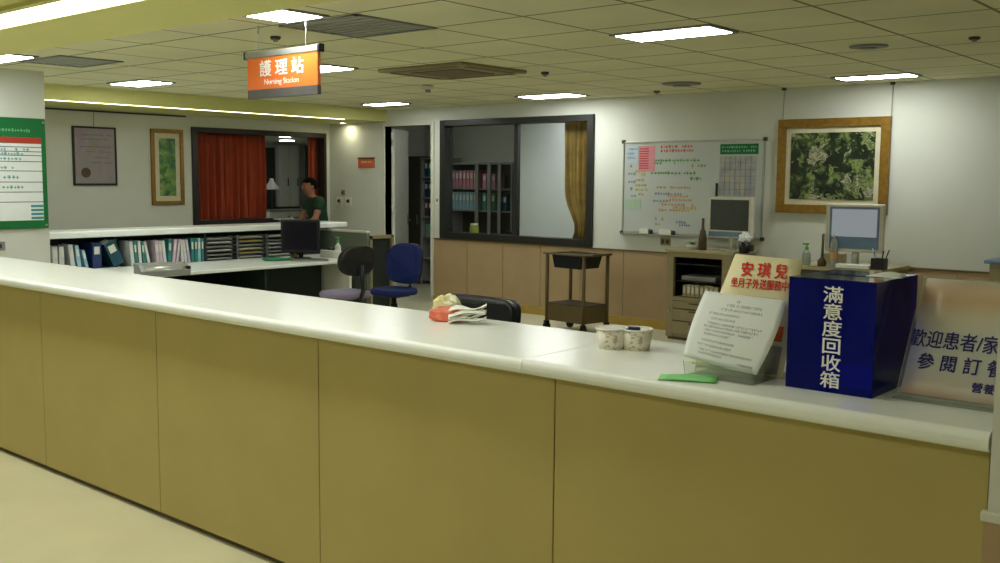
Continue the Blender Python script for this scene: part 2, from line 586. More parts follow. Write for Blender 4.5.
# wainscot on the stub wall at the counter's end
b = MB(); b.box(-.621, 1.6, 2.508, 2.52, 0, .88)
struct(b.build('trim_1', M_['wains']))
b = MB(); b.box(-.628, 1.6, 2.502, 2.525, .88, .905, .004)
struct(b.build('trim_2', M_['offwhite']))
# wainscot on the back wall
b = MB()
x = -9.46
while x < 1.5:
    b.box(x + .004, min(x + .61, 1.6) - .004, 9.733, 9.75, .1, .86)
    x += .61
b.box(-9.46, 1.6, 9.744, 9.75, .1, .86)
struct(b.build('trim_3', M_['wains']))
struct(MB().box(-9.46, 1.6, 9.722, 9.75, .86, .878, .003).build('trim_4', M_['rail']))
struct(MB().box(-9.46, 1.6, 9.715, 9.75, 0, .1, .003).build('baseboard_back', M_['base']))
struct(MB().box(-11.63, -11.615, 4.3, 9.75, 0, .1, .003).build('baseboard_left', M_['base']))
# picture rail on the left wall
struct(MB().box(-11.63, -11.61, 4.3, 7.35, 2.435, 2.455).build('trim_5', M_['dgrey']))

# big interior window in the back wall
b = MB()
for a in ((-9.34, -9.25, .88, 2.44), (-6.945, -6.857, .88, 2.44)):
    b.box(a[0], a[1], 9.71, 9.88, a[2], a[3], .006)
b.box(-9.25, -6.945, 9.71, 9.88, 2.36, 2.44, .006).box(-9.25, -6.945, 9.71, 9.88, .88, .965, .006)
b.box(-8.12, -8.06, 9.79, 9.85, .965, 2.36, .004)
wn = struct(b.build('window_1', M_['blackframe']))
MB().box(-9.25, -8.12, 9.815, 9.821, .965, 2.36).build('pane', M_['glass'], wn)
MB().box(-8.06, -6.945, 9.815, 9.821, .965, 2.36).build('pane', M_['glass'], wn)
# left window
b = MB()
b.box(-11.76, -11.61, 7.43, 7.52, 1.03, 2.32, .006).box(-11.76, -11.61, 9.63, 9.68, 1.03, 2.32, .006)
b.box(-11.76, -11.61, 7.52, 9.63, 2.25, 2.32, .006).box(-11.76, -11.61, 7.52, 9.63, 1.03, 1.10, .006)
wn2 = struct(b.build('window_2', M_['brownframe']))
MB().box(-11.70, -11.694, 7.52, 9.63, 1.10, 2.25).build('pane', M_['glass'], wn2)
# door: frame and open leaf
b = MB()
b.box(-10.49, -10.43, 9.735, 9.885, 0, 2.45, .004).box(-9.53, -9.47, 9.735, 9.885, 0, 2.45, .004).box(-10.43, -9.53, 9.735, 9.885, 2.39, 2.45, .004)
dr = struct(b.build('door_1', M_['offwhite']))
ang = math.atan2(.73, -.47)
mxl = Matrix.Translation((-10.415, 9.89, 0)) @ Matrix.Rotation(ang, 4, 'Z')
MB().box(.012, .875, -.02, .02, .01, 2.37, .003, mx=mxl).build('leaf', M_['offwhite'], dr)
hb = MB()
for z in (.3, 1.2, 2.03, 2.22):
    hb.box(-10.428, -10.385, 9.862, 9.872, z, z + .09, .002).tube((-10.40, 9.868, z), (-10.40, 9.868, z + .09), .012)
hb.build('hinge', M_['white'], dr)
hd = MB()
hd.box(.80, .84, -.032, -.02, .98, 1.14, .003, mx=mxl)
hd.box(.70, .83, -.07, -.055, 1.04, 1.06, .004, mx=mxl)
hd.tube(mxl @ Vector((.82, -.02, 1.05)), mxl @ Vector((.82, -.065, 1.05)), .009)
hd.build('door_handle', M_['steel'], dr)

# side rooms behind: walls, floors, ceilings
W('floor_side_room', -11.68, -6.0, 9.87, 11.8, -.1, 0, M_['floor'])
W('ceiling_side_room', -11.68, -6.0, 9.87, 11.8, ZC, ZC + .1, M_['offwhite'])
W('wall_side_room_back', -11.68, -6.0, 11.75, 11.85, 0, ZC, M_['wall'])
W('wall_side_room_right', -6.1, -6.0, 9.87, 11.75, 0, ZC, M_['wall'])
W('wall_side_room_left', -11.75, -11.63, 9.87, 13.3, 0, ZC, M_['wall'])
W('wall_partition', -8.89, -6.1, 10.8, 10.86, 0, ZC, M_['paper'])
W('floor_ward', -16.2, -11.75, 6.0, 13.3, -.1, 0, M_['floor'])
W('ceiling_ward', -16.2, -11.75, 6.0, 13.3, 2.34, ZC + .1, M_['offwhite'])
W('wall_ward_back', -16.3, -16.2, 6.0, 13.3, 0, ZC, M_['wall'])
W('wall_ward_left', -16.2, -11.75, 5.9, 6.0, 0, ZC, M_['wall'])
W('wall_ward_right', -16.2, -11.63, 13.3, 13.4, 0, ZC, M_['wall'])

# ------------------------------------------------------------------ ceiling fittings
def ceiling_light(label, x0, x1, y0, y1, z=ZC, m='light'):
    cx, cy = (x0 + x1) / 2, (y0 + y1) / 2
    t = thing('ceiling_light', label, 'ceiling light', (cx, cy, z), 0, 'recessed ceiling lights')
    a, c = (x1 - x0) / 2, (y1 - y0) / 2
    fr = MB()
    w = .03
    fr.box(-a - w, a + w, -c - w, -c, -.012, 0).box(-a - w, a + w, c, c + w, -.012, 0)
    fr.box(-a - w, -a, -c, c, -.012, 0).box(a, a + w, -c, c, -.012, 0)
    fr.build('frame', M_['grey'], t)
    MB().box(-a, a, -c, c, -.015, 0, .004).build('diffuser', M_[m], t)
    return t
ceiling_light('long bright ceiling light at the upper right, above the whiteboard', -3.755, -3.08, 5.55, 5.86)
ceiling_light('thin ceiling light close to the back wall, above the gold framed foliage picture', -3.68, -3.03, 8.98, 9.22)
ceiling_light('thin ceiling light close to the back wall, above the black framed window', -7.36, -6.66, 8.94, 9.28)
ceiling_light('thin ceiling light above the doorway beside the cove lamp', -9.80, -9.22, 8.78, 9.02)
ceiling_light('ceiling light partly hidden by the right edge of the orange hanging sign', -7.30, -6.66, 5.53, 5.86)
ceiling_light('ceiling light beside the yellow fascia, above the framed poster', -9.80, -9.18, 5.34, 5.66)
ceiling_light('square ceiling light right above the orange hanging sign', -5.0, -4.67, 3.58, 3.87)
ceiling_light('ceiling light touching the frame edge above the green notice board column', -8.72, -8.10, 3.52, 3.77)

def grille(name, label, cat, x0, x1, y0, y1, m, n=8):
    t = thing(name, label, cat, ((x0 + x1) / 2, (y0 + y1) / 2, ZC), 0)
    a, c = (x1 - x0) / 2, (y1 - y0) / 2
    fr = MB()
    fr.box(-a, a, -c, -c + .03, -.01, 0).box(-a, a, c - .03, c, -.01, 0).box(-a, -a + .03, -c, c, -.01, 0).box(a - .03, a, -c, c, -.01, 0)
    fr.build('frame', M_['grey'], t)
    MB().box(-a + .03, a - .03, -c + .03, c - .03, -.004, 0).build('backing', m, t)
    sl = MB()
    for i in range(n):
        y = -c + .03 + (i + .5) * (2 * c - .06) / n
        sl.box(-a + .03, a - .03, y - .012, y + .012, -.008, -.003)
    sl.build('slats', m, t)
    return t
grille('air_grille', 'large grey air return grille in the ceiling right of the orange hanging sign', 'air grille', -5.2, -4.47, 3.96, 4.62, M_['alu'])
grille('air_grille', 'grey air return grille in the ceiling beside the green notice board column', 'air grille', -8.55, -7.85, 3.86, 4.40, M_['alu'])
t = thing('air_conditioner_cassette', 'olive ceiling air conditioner cassette with open slots in mid ceiling', 'air conditioner', (-6.08, 6.48, ZC))
MB().box(-.5, .5, -.42, .42, -.03, 0, .01).build('panel', M_['beige'], t)
b = MB()
for k in (-1, 1):
    b.box(-.38, .38, k * .36 - .025, k * .36 + .025, -.034, -.028)
    b.box(k * .44 - .025, k * .44 + .025, -.3, .3, -.034, -.028)
b.build('slot', M_['rail'], t)
MB().box(-.28, .28, -.24, .24, -.036, -.03, .003).build('inlet_grille', M_['rail'], t)
def disc(name, label, cat, x, y, r, h, m, group=None):
    t = thing(name, label, cat, (x, y, ZC), 0, group)
    MB().lathe([(0, 0), (r, 0), (r, -h * .4), (r * .8, -h * .6), (0, -h * .6)][::-1], 20).build('base', m, t)
    MB().lathe([(r * .45, -h * .55), (r * .45, -h), (0, -h)][::-1], 16).build('centre', M_['grey'], t)
disc('ceiling_diffuser', 'round dark air diffuser in the ceiling near the back wall', 'air diffuser', -5.1, 8.7, .19, .03, M_['grey'])
disc('ceiling_diffuser', 'round grey speaker disc in the ceiling at the right, before the gold framed picture', 'ceiling speaker', -2.67, 7.08, .13, .02, M_['grey'])
disc('smoke_detector', 'small smoke detector below the air conditioner cassette', 'smoke detector', -7.3, 7.42, .06, .07, M_['offwhite'])
disc('smoke_detector', 'tiny dark sprinkler head in the ceiling near the middle light', 'sprinkler', -5.54, 7.1, .035, .04, M_['dgrey'])
disc('smoke_detector', 'small sprinkler head in the ceiling just above the orange hanging sign', 'sprinkler', -5.63, 4.26, .035, .035, M_['dgrey'])
disc('smoke_detector', 'tiny sprinkler head at the far right of the ceiling', 'sprinkler', -1.97, 7.05, .035, .03, M_['dgrey'])
disc('smoke_detector', 'tiny sprinkler head between the round diffuser and the back wall', 'sprinkler', -5.75, 9.3, .035, .03, M_['dgrey'])
# lamps in soffits
t = thing('strip_light', 'long white fluorescent strip light in the lobby soffit over the counter', 'strip light', (-5.6, 2.255, 2.45))
MB().box(-3.4, 3.6, -.105, .105, -.012, 0).build('diffuser', M_['strip'], t)
b = MB(); b.box(-3.45, 3.65, .105, .15, -.02, 0).box(-3.45, 3.65, -.15, -.105, -.02, 0)
b.build('frame', M_['wall2'], t)
t = thing('cove_light', 'thin bright cove lamp along the bottom of the yellow fascia', 'cove light', (-10.42, 6.9, 2.46))
MB().box(-.014, .014, -2.48, 2.09, -.008, 0, .002).build('tube', M_['cove'], t)
MB().box(.014, .02, -2.48, 2.12, -.005, 0).build('lip', M_['wall2'], t)
for lx, ly, lab in ((-3.6, -.2, 'added unseen lobby light on the public side, opposite the counter middle'), (-.9, .1, 'added unseen lobby light on the public side, opposite the blue box'), (-6.6, -.2, 'added unseen lobby light on the public side, towards the column')):  # unseen lights added to brighten the counter front, signs and box
    t = thing('ceiling_light', lab, 'ceiling light', (lx, ly, 2.45), 0, 'added unseen lobby lights')
    MB().box(-.6, .6, -.15, .15, -.012, 0).build('diffuser', M_['strip'], t)
    MB().box(-.64, .64, -.19, .19, -.006, 0).build('frame', M_['grey'], t)
t = thing('ceiling_light', 'added unseen side room light over the bookcase aisle', 'ceiling light', (-9.9, 10.55, ZC))  # out of view, added to brighten the doorway side of the room
MB().box(-.06, .06, -.13, .13, -.03, 0).build('diffuser', M_['roomfill'], t)
MB().box(-.15, .15, -.33, .33, -.006, 0).build('frame', M_['white'], t)
t = thing('ceiling_light', 'unseen light for the white partition behind the black framed window', 'ceiling light', (-7.5, 10.3, ZC))  # out of view, there to light up the white partition
MB().box(-.45, .45, -.12, .12, -.03, 0).build('diffuser', M_['roomfill'], t)
MB().box(-.48, .48, -.15, .15, -.006, 0).build('frame', M_['white'], t)
ward_glint = thing('ceiling_light', 'nearer stand-in lamp for station lights reflected in the red curtained window', 'ceiling light', (-13.2, 10.2, 2.34), 0, 'stand-ins for window reflections')  # glowing stand-in for station lights mirrored in the window glass
MB().box(-.10, .10, -.09, .09, -.02, 0).build('diffuser', M_['roomfill'], ward_glint)
MB().box(-.13, .13, -.12, .12, -.006, 0).build('frame', M_['white'], ward_glint)
t = thing('ceiling_light', 'broad added ward light hidden behind the wide red curtain', 'ceiling light', (-14.2, 8.6, 2.34))  # hidden light added to lift the dark ward
MB().box(-.5, .5, -.15, .15, -.02, 0).build('diffuser', M_['roomfill'], t)
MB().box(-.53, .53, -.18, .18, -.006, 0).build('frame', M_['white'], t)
dup(ward_glint, (-14.75, 11.38, 2.34), 0, 'farther stand-in lamp for station lights reflected in the red curtained window', 'stand-ins for window reflections')  # second glowing stand-in for a mirrored station light

t = thing('downlight', 'small bright downlight by the back wall at the end of the cove lamp', 'downlight', (-11.15, 9.60, 2.46))
MB().lathe([(.055, 0), (.055, -.01), (.045, -.01), (.045, -.002)], 20).build('ring', M_['white'], t)
MB().lathe([(0, -.003), (.044, -.003)], 20).build('lamp', M_['spot'], t)
# hanging orange sign
t = thing('hanging_sign', 'orange and white hanging sign over the nursing counter', 'sign', (-5.085, 3.9, 2.17))
MB().box(-.345, .345, -.012, .012, .055, .25, .002).build('panel', M_['orange'], t)
MB().box(-.345, .345, -.014, .014, 0, .055, .002).build('bottom_strip', M_['signgrey'], t)
b = MB(); b.box(-.365, .35, -.018, .018, .25, .29, .006)
b.build('top_rail', M_['alu'], t)
MB().box(.35, .372, -.022, .022, .246, .296, .006).build('end_cap', M_['black'], t)
MB().box(-.377, -.365, -.022, .022, .246, .296, .006).build('end_cap', M_['black'], t)
for x in (-.245, .225):
    b = MB(); b.tube((x, 0, .29), (x, 0, .445), .0025, n=6); b.tube((x, 0, .40), (x, 0, .45), .008, n=8)
    b.build('hanger', M_['alu'], t)
letters('護 理 站', .088, M_['lettering'], t, (0, -.0135, .182), width=.43, height=.098, bold=.0015)
letters('Nursing Station', .042, M_['lettering'], t, (0, -.0135, .092), width=.34, height=.044)

# ------------------------------------------------------------------ front counter
t = thing('reception_counter', 'long cream topped reception counter with ochre laminate front', 'reception counter', (0, 2.58, 0))
# worktop profile with a rounded nose, notched round the wall stub at the right end
for (xa, xb) in ((-10.2, -6.95), (-6.95, -4.05), (-4.05, -2.05), (-2.05, -.622)):
    b = MB()
    b.prism([(xa + .0012, -.06), (xb - .0012, -.06), (xb - .0012, .60), (xa + .0012, .60)], 1.04, 1.09, bev=.02, seg=5, only='X')
    b.build('worktop', M_['top'], t)
MB().box(-.622, -.2, .13, .60, 1.04, 1.09).build('worktop', M_['top'], t)
for (xa, xb) in ((-10.2, -9.17), (-9.17, -7.96), (-7.96, -6.75), (-6.75, -5.58), (-5.58, -4.38), (-4.38, -3.16), (-3.16, -1.955), (-1.955, -.63)):
    MB().box(xa + .0025, xb - .0025, 0, .03, .03, 1.04, .002).build('front_panel', M_['front'], t)
MB().box(-10.2, -.63, .022, .06, 0, 1.04).build('carcass', M_['seam'], t)
MB().box(-10.2, -.65, .08, .56, .62, .66).build('inner_shelf', M_['beige'], t)
for x in (-10.2, -7.96, -5.55, -3.14, -.70):
    MB().box(x, x + .03, .06, .56, 0, 1.04).build('support_panel', M_['beige'], t)

# ------------------------------------------------------------------ things on the counter
ZT = 1.09
# blue suggestion box
t = thing('suggestion_box', 'glossy deep blue acrylic collection box with white lettering on the counter', 'collection box', (-1.095, 2.71, ZT))
w, d, h, k = .125, .33, .315, .004
b = MB()
b.box(-w, w, 0, k, 0, h).box(-w, w, d - k, d, 0, h).box(-w, -w + k, k, d - k, 0, h).box(w - k, w, k, d - k, 0, h)
b.box(-w + k, w - k, k, d - k, 0, k)
b.build('body', M_['blueacrylic'], t)
b = MB(); b.box(-w, w, 0, .14, h, h + k).box(-w, w, .165, d, h, h + k).box(-w, -.08, .14, .165, h, h + k).box(.08, w, .14, .165, h, h + k)
b.build('lid', M_['blueacrylic'], t)
letters('滿\n意\n度\n回\n收\n箱', .050, M_['lettering'], t, (.006, -.0012, .157), bold=.0006, line=1.0, width=.056, height=.285)
t2 = tag(MB().sheet(lambda u, v: (-.05 + .1 * u, -.035 + .06 * v, .012 * math.sin(u * 3) * v), 6, 3, .0006).build('paper_slip', M_['paper'], None, (-1.01, 2.90, ZT + .3205)), 'white paper slip lying on top of the blue collection box', 'paper')
t2 = thing('comment_card', 'folded cards inside the blue collection box', 'paper', (-1.08, 2.88, ZT + .0045))
MB().box(-.07, .06, -.1, .1, 0, .035, .004, mx=Matrix.Rotation(.2, 4, 'Z')).build('stack', M_['paper'], t2)

# acrylic sign at the right end
t = thing('acrylic_sign', 'leaning clear acrylic sign with navy lettering at the right end of the counter', 'sign', (-.93, 2.77, ZT))
lean = math.atan2(.19, .32)
def on(u, v, dy=0):
    return (u, .19 * v / .36 * 1.0 + dy, .31 * v / .36)
b = MB(); b.sheet(lambda u, v: (-.002 + .60 * u, .0125 + .19 * v, .004 + .315 * v), 2, 2, .006, smooth=False)
b.build('acrylic_panel', M_['acrylic'], t)
b = MB(); b.box(-.002, .598, -.012, .02, 0, .004, .001); b.box(-.002, .598, .02, .2, 0, .004)
b.build('foot', M_['acrylic'], t)
b = MB(); b.box(-.002, .598, -.013, -.009, 0, .018)
b.build('front_lip', M_['acrylic'], t)
b = MB(); b.sheet(lambda u, v: (.012 + .58 * u, -.0045 + .012 + .182 * v, .016 + .302 * v), 8, 8, .001)
pr = b.build('printed_sheet', M_['print'], t)
lr = (PI / 2 - math.atan2(.19, .315), 0, 0)
def S(u, v):   # point on the sheet front
    return (u, -.0075 + .012 + .182 * v, .016 + .302 * v)
letters('歡迎患者/家', .052, M_['navyink'], t, S(.121, .475), rot=lr, bold=.0005, width=.230, height=.052)
letters('參 閱 訂 餐', .050, M_['navyink'], t, S(.150, .285), rot=lr, bold=.0006, width=.222, height=.048)
letters('營養', .032, M_['navyink'], t, S(.218, .12), rot=lr, bold=.0004, width=.056, height=.028)

# front leaflet stand with a curled sheet
t = thing('leaflet_stand', 'clear acrylic leaflet stand holding a curled white typed sheet', 'leaflet stand', (-1.40, 2.70, ZT))
b = MB()
b.sheet(lambda u, v: (-.115 + .225 * u, .01 + .07 * v, .003 + .24 * v), 1, 1, .003, smooth=False)
b.build('back_plate', M_['acrylic'], t)
b = MB(); b.box(-.115, .11, -.055, .10, 0, .003)
b.sheet(lambda u, v: (-.115 + .225 * u, -.05 - .012 * v, .003 + .045 * v), 1, 1, .003, smooth=False)
b.build('base', M_['acrylic'], t)
TL, TR, BL, BR = Vector((-.118, .066, .25)), Vector((.150, .066, .243)), Vector((-.140, -.020, .055)), Vector((.106, -.026, .028))
def sh(u, v):
    p = (TL * (1 - u) + TR * u) * v + (BL * (1 - u) + BR * u) * (1 - v)
    p = p.copy()
    p.x += (.014 * u - .002 * (1 - u)) * math.sin(PI * v) 
    p.y += -.02 * math.sin(PI * v) * .6 - .012 * math.sin(PI * u)
    return p
b = MB(); b.sheet(sh, 14, 14, .0008)
sheet = b.build('typed_sheet', M_['paper'], t)
# faint illegible print on the sheet, following its curl
b = MB()
def strokes(v, u0, u1, hgt, dens=1.0):
    u = u0
    while u < u1:
        du = random.uniform(.012, .022)
        for (a0, a1, c0, c1) in ((0, .75, -.12, .12), (.3, .45, -.5, .5), (.05, .7, .3, .48)):
            if random.random() < .8:
                n = []
                for (aa, cc) in ((a0, c0), (a1, c0), (a1, c1), (a0, c1)):
                    p = sh(u + du * aa, v + hgt * cc)
                    n.append(b.bm.verts.new(p + Vector((0, -.0012, 0))))
                b.bm.faces.new(n)
        u += du * random.uniform(1.1, 1.6)
rows = [(.90, .46, .50), (.84, .36, .76), (.775, .30, .80), (.70, .18, .56), (.63, .22, .52), (.56, .20, .84), (.51, .17, .82), (.455, .20, .78), (.40, .20, .52), (.31, .20, .60), (.24, .16, .58), (.17, .18, .86), (.12, .2, .5), (.07, .74, .92)]
for v, u0, u1 in rows:
    strokes(v, u0, u1, .040 if v < .8 else .046)
b.build('print', M_['greyink'], sheet)

# white card with red lettering behind
t = thing('notice_card', 'cream card with red lettering standing behind the typed sheet', 'notice card', (-1.37, 2.86, ZT))
cTL, cTR, cBL, cBR = Vector((-.098, .0, .362)), Vector((.122, .0, .355)), Vector((-.208, -.06, .008)), Vector((.10, -.06, .002))
def cd(u, v, off=0):
    p = (cTL * (1 - u) + cTR * u) * v + (cBL * (1 - u) + cBR * u) * (1 - v)
    return p + Vector((0, -off, 0))
MB().sheet(lambda u, v: cd(u, v), 4, 4, .0015).build('card', mat('cream card', (232, 222, 178), .55, vary=.02), t)
cr = (PI / 2 - .17, 0, 0)
letters('安 琪 兒', .044, M_['redink'], t, cd(.50, .885, .0025), rot=cr, bold=.0012, width=.150, height=.044)
letters('坐月子外送服務中心', .025, M_['redink'], t, cd(.54, .765, .0025), rot=cr, bold=.0005, width=.215, height=.030)
b = MB(); b.sheet(lambda u, v: cd(.80 + .12 * u, .30 + .13 * v, .002), 2, 2, .001)
b.build('orange_patch', mat('orange print', (226, 104, 44), .6), t)
b = MB(); b.sheet(lambda u, v: cd(.72 + .22 * u, .02 + .24 * v, .002), 2, 2, .001)
b.build('grey_patch', mat('grey print', (150, 146, 136), .6), t)
b = MB(); b.sheet(lambda u, v: cd(.05 + .9 * u, -.0 + .3 * v, -.006) , 1, 1, .003)
b.box(-.19, .10, -.062, .04, 0, .003)
b.build('stand', M_['acrylic'], t)

# green folded leaflet
def gp(u, v):
    return (-.085 + .17 * u, -.045 + .09 * v, .0035 + .006 * u * (1 - u) + .012 * max(0, v - .55) * u)
t = tag(MB().sheet(gp, 8, 6, .0012).build('green_leaflet', M_['greenpaper'], None, (-1.478, 2.605, ZT), .42), 'bright green folded leaflet lying on the counter before the leaflet stand', 'leaflet')
MB().sheet(lambda u, v: (-.085 + .165 * u, -.04 + .088 * v, .0012), 2, 2, .0012).build('lower_leaf', M_['greenpaper'], t)

# paper bowls
def bowl(loc, label):
    t = thing('paper_bowl', label, 'paper bowl', loc, 0, 'paper bowls on the counter')
    MB().lathe([(0, .003), (.043, .003), (.044, 0), (.046, 0), (.056, .070), (.054, .070), (.0445, .012), (0, .012)], 28).build('cup', M_['bowl'], t)
    MB().lathe([(.0535, .068), (.0535, .074), (.0585, .074), (.0585, .068), (.0535, .068)], 28).build('rim', M_['white'], t)
    return t
c1 = bowl((-1.962, 2.915, ZT), 'left paper bowl of the pair on the counter, beige printed')
MB().lathe([(.0, .073), (.05, .072), (.053, .069)][::-1], 24).build('lid', M_['offwhite'], c1)
c2 = bowl((-1.885, 2.955, ZT), 'right paper bowl of the pair on the counter, with a dark folded label in it')
MB().box(-.03, .012, -.012, .012, .05, .078, .004, mx=Matrix.Rotation(.5, 4, 'Z')).build('folded_label', M_['navy'], c2)

# crumpled wrappers
def crumple(name, label, cat, loc, rz, sx, sy, sz, m, seed, amp=.25, parts=None):
    bm = bmesh.new()
    bmesh.ops.create_icosphere(bm, subdivisions=4, radius=1)
    for v in bm.verts:
        n = noise.noise(v.co * 1.7 + Vector((seed, 0, 0))) * amp * 1.2 + abs(noise.noise(v.co * 4.2 + Vector((0, seed, 0)))) * amp
        c = v.co * (1 + n)
        c = Vector((max(-1, min(1, c.x * 1.1)), max(-1, min(1, c.y * 1.1)), c.z))
        v.co = Vector((c.x * sx, c.y * sy, max(0, c.z * sz * .6 + sz * .45)))
    b = MB(); b.bm.free(); b.bm = bm
    o = b.build(name, m, None, loc, rz)
    return tag(o, label, cat)
crumple('plastic_bag', 'crumpled yellow green and white wrapper at the counter back edge', 'wrapper', (-2.905, 3.065, ZT), .3, .060, .045, .090, M_['yellowbag'], 3.1)
crumple('snack_packet', 'orange red snack packet lying against the yellow wrapper', 'packet', (-2.835, 2.995, ZT), .4, .075, .035, .058, M_['redpack'], 7.7, .12)
t = thing('tissue_packet', 'crumpled white paper bundle on the counter beside the red packet', 'paper bundle', (-2.725, 3.0, ZT), .62)
for i in range(5):
    s = i * 1.7
    MB().sheet(lambda u, v, i=i, s=s: (-.075 + .15 * u, -.03 + .06 * v + .006 * math.sin(s), .006 + i * .011 + u * .022 + .012 * math.sin(u * 6 + s) * (.4 + .6 * v) + .006 * math.sin(v * 7 + s)), 16, 6, .0015).build('paper_layer', M_['tissue'], t)

# ------------------------------------------------------------------ chairs
def office_chair(name, label, loc, rz, seatm, backm, shellm, seat_z=.47, back_w=.42, back_h=.38, back_z=.62, oval=True, bend=.9):
    """front faces local -Y"""
    t = thing(name, label, 'office chair', loc, rz)
    def rr(n=32, w=.24, d=.23, p=3.2):
        out = []
        for i in range(n):
            a = 2 * PI * i / n
            c, s = math.cos(a), math.sin(a)
            out.append((w * math.copysign(abs(c) ** (2 / p), c), d * math.copysign(abs(s) ** (2 / p), s)))
        return out
    MB().prism(rr(), seat_z - .075, seat_z, bev=.03, seg=4).build('seat', seatm, t)
    b = MB(); b.box(-.12, .12, -.1, .14, seat_z - .10, seat_z - .075, .008)
    b.build('mechanism', M_['black'], t)
    # curved backrest: padded front, plastic shell behind
    p = (2.4 if oval is True else oval) if oval else 5
    def outline(n=32):
        return [(back_w / 2 * math.copysign(abs(math.cos(2 * PI * i / n)) ** (2 / p), math.cos(2 * PI * i / n)), back_h / 2 * math.copysign(abs(math.sin(2 * PI * i / n)) ** (2 / p), math.sin(2 * PI * i / n))) for i in range(n)]
    for nm, mm, y0, y1 in (('backrest', backm, .19, .25), ('back_shell', shellm, .25, .275)):
        b = MB()
        b.prism(outline(), y0, y1, bev=.018 if nm == 'backrest' else .009, seg=3, plane='XZ')
        for v in b.bm.verts:
            x, y, z = v.co
            v.co = (x, y - bend * x * x + .12 * z, z + back_z + back_h / 2 - 0)
        b.build(nm, mm, t)
    b = MB(); b.path([(0, .06, seat_z - .09), (0, .26, seat_z - .07), (0, .30, seat_z + .02), (0, .28, back_z + .12)], .022)
    b.build('back_bar', M_['black'], t)
    b = MB(); b.tube((0, 0, .10), (0, 0, seat_z - .10), .028); b.tube((0, 0, .10), (0, 0, .26), .04)
    b.build('post', M_['black'], t)
    b = MB()
    for i in range(5):
        a = 2 * PI * i / 5 + .3
        b.tube((0, 0, .12), (.28 * math.cos(a), .28 * math.sin(a), .075), .03, .018)
    b.build('base', M_['black'], t)
    for i in range(5):
        a = 2 * PI * i / 5 + .3
        x, y = .28 * math.cos(a), .28 * math.sin(a)
        b = MB(); b.tube((x - .02 * math.sin(a), y + .02 * math.cos(a), .028), (x + .02 * math.sin(a), y - .02 * math.cos(a), .028), .028)
        b.tube((x, y, .03), (x, y, .085), .008, n=6)
        b.build('caster', M_['rubber'], t)
    return t
# black-backed chair, seen from behind; it faces the far left corner
office_chair('office_chair', 'office chair with mauve seat and black oval back, seen from behind', (-8.06, 6.95, 0), -1.62, M_['mauve'], M_['blackfab'], M_['black'], seat_z=.49, back_w=.44, back_h=.32, back_z=.66)
office_chair('office_chair', 'royal blue fabric office chair in front of the open doorway', (-8.25, 7.84, 0), .10, M_['bluefab'], M_['bluefab'], M_['black'], seat_z=.435, back_w=.49, back_h=.46, back_z=.47, oval=3.2)
office_chair('office_chair', 'black leather chair whose back shows just above the counter', (-3.755, 3.97, 0), .0, M_['leather'], M_['leather'], M_['leather'], seat_z=.50, back_w=.60, back_h=.46, back_z=.555, oval=8, bend=.15)

# ------------------------------------------------------------------ station desk at the left
t = thing('nurse_desk', 'white topped nurse desk with raised ledge along the left side', 'desk', (-10.1, 0, 0))
MB().box(-.0, 1.0, 4.35, 7.95, .665, .70, .008).build('worktop', M_['top'], t)
MB().box(-.0, .69, 7.95, 8.46, .665, .70, .008).build('worktop', M_['top'], t)
MB().box(-.40, .05, 4.32, 8.72, 1.03, 1.10, .015).build('ledge', M_['top'], t)
MB().box(-.36, -.33, 4.32, 8.72, 0, 1.03).build('back_panel', M_['darkgreen'], t)
MB().box(-.33, 0, 4.32, 8.46, .68, .70).build('shelf_base', M_['darkgreen'], t)
for y in (4.33, 5.5, 6.60, 7.98):
    MB().box(-.33, -.005, y, y + .02, .70, 1.03).build('divider', M_['darkgreen'], t)
for y in (4.4, 5.6, 6.75):
    MB().box(.05, .93, y, y + .03, 0, .665).build('support_panel', M_['darkgreen'], t)
MB().box(.06, .5, 6.8, 7.9, .0, .665).build('under_cabinet', M_['darkgreen'], t)
MB().box(.40, .95, 7.96, 8.0, 0, .79, .01).build('end_panel', M_['white'], t)

t = thing('low_partition', 'low grey green partition with beige end closing the nurse desk corner', 'partition', (-9.95, 8.5, 0))
MB().box(-.5, .54, -.02, .02, 0, .985).build('panel', M_['sheer'], t)
MB().box(-.5, .545, -.03, .03, .985, 1.012, .006).build('cap', M_['offwhite'], t)
b = MB()
b.box(.50, .545, .03, .07, 0, .95).box(.50, .545, .40, .44, 0, .95).box(.50, .545, .03, .44, .91, .95)
b.build('end_frame', M_['beige'], t)
MB().box(.46, .50, .03, .44, .0, .93).build('end_infill', M_['darkgreen'], t)

# binders
def binder(mat_name, loc, w, h, d, tilt, label, grp, axis='Y', kids=True):
    """stands on its shelf with its spine outwards, leaning by tilt along its row"""
    o = thing('binder', label, 'binder', loc, PI / 2 if axis == 'Y' else 0, grp)
    mx = Matrix.Rotation(tilt, 4, 'Y')
    dz = max(0, w / 2 * abs(math.sin(tilt)))
    mx = Matrix.Translation((0, 0, dz)) @ mx
    b = MB()
    b.box(-w / 2, -w / 2 + .003, 0, d, 0, h, mx=mx).box(w / 2 - .003, w / 2, 0, d, 0, h, mx=mx).box(-w / 2, w / 2, -.003, .003, 0, h, mx=mx)
    b.build('cover', M_[mat_name], o)
    if kids:
        MB().box(-w / 2 + .003, w / 2 - .003, .003, d - .01, .006, h - .01, mx=mx).build('pages', M_['paper'], o)
        MB().box(-w * .3, w * .3, -.0045, -.003, h * .55, h * .85, mx=mx).build('spine_label', M_['offwhite'], o)
    return o
ORD = ['first', 'second', 'third', 'fourth', 'fifth', 'sixth', 'seventh', 'eighth', 'ninth', 'tenth', 'eleventh', 'twelfth']
G = 'binders under the nurse desk ledge'
cnt = {}
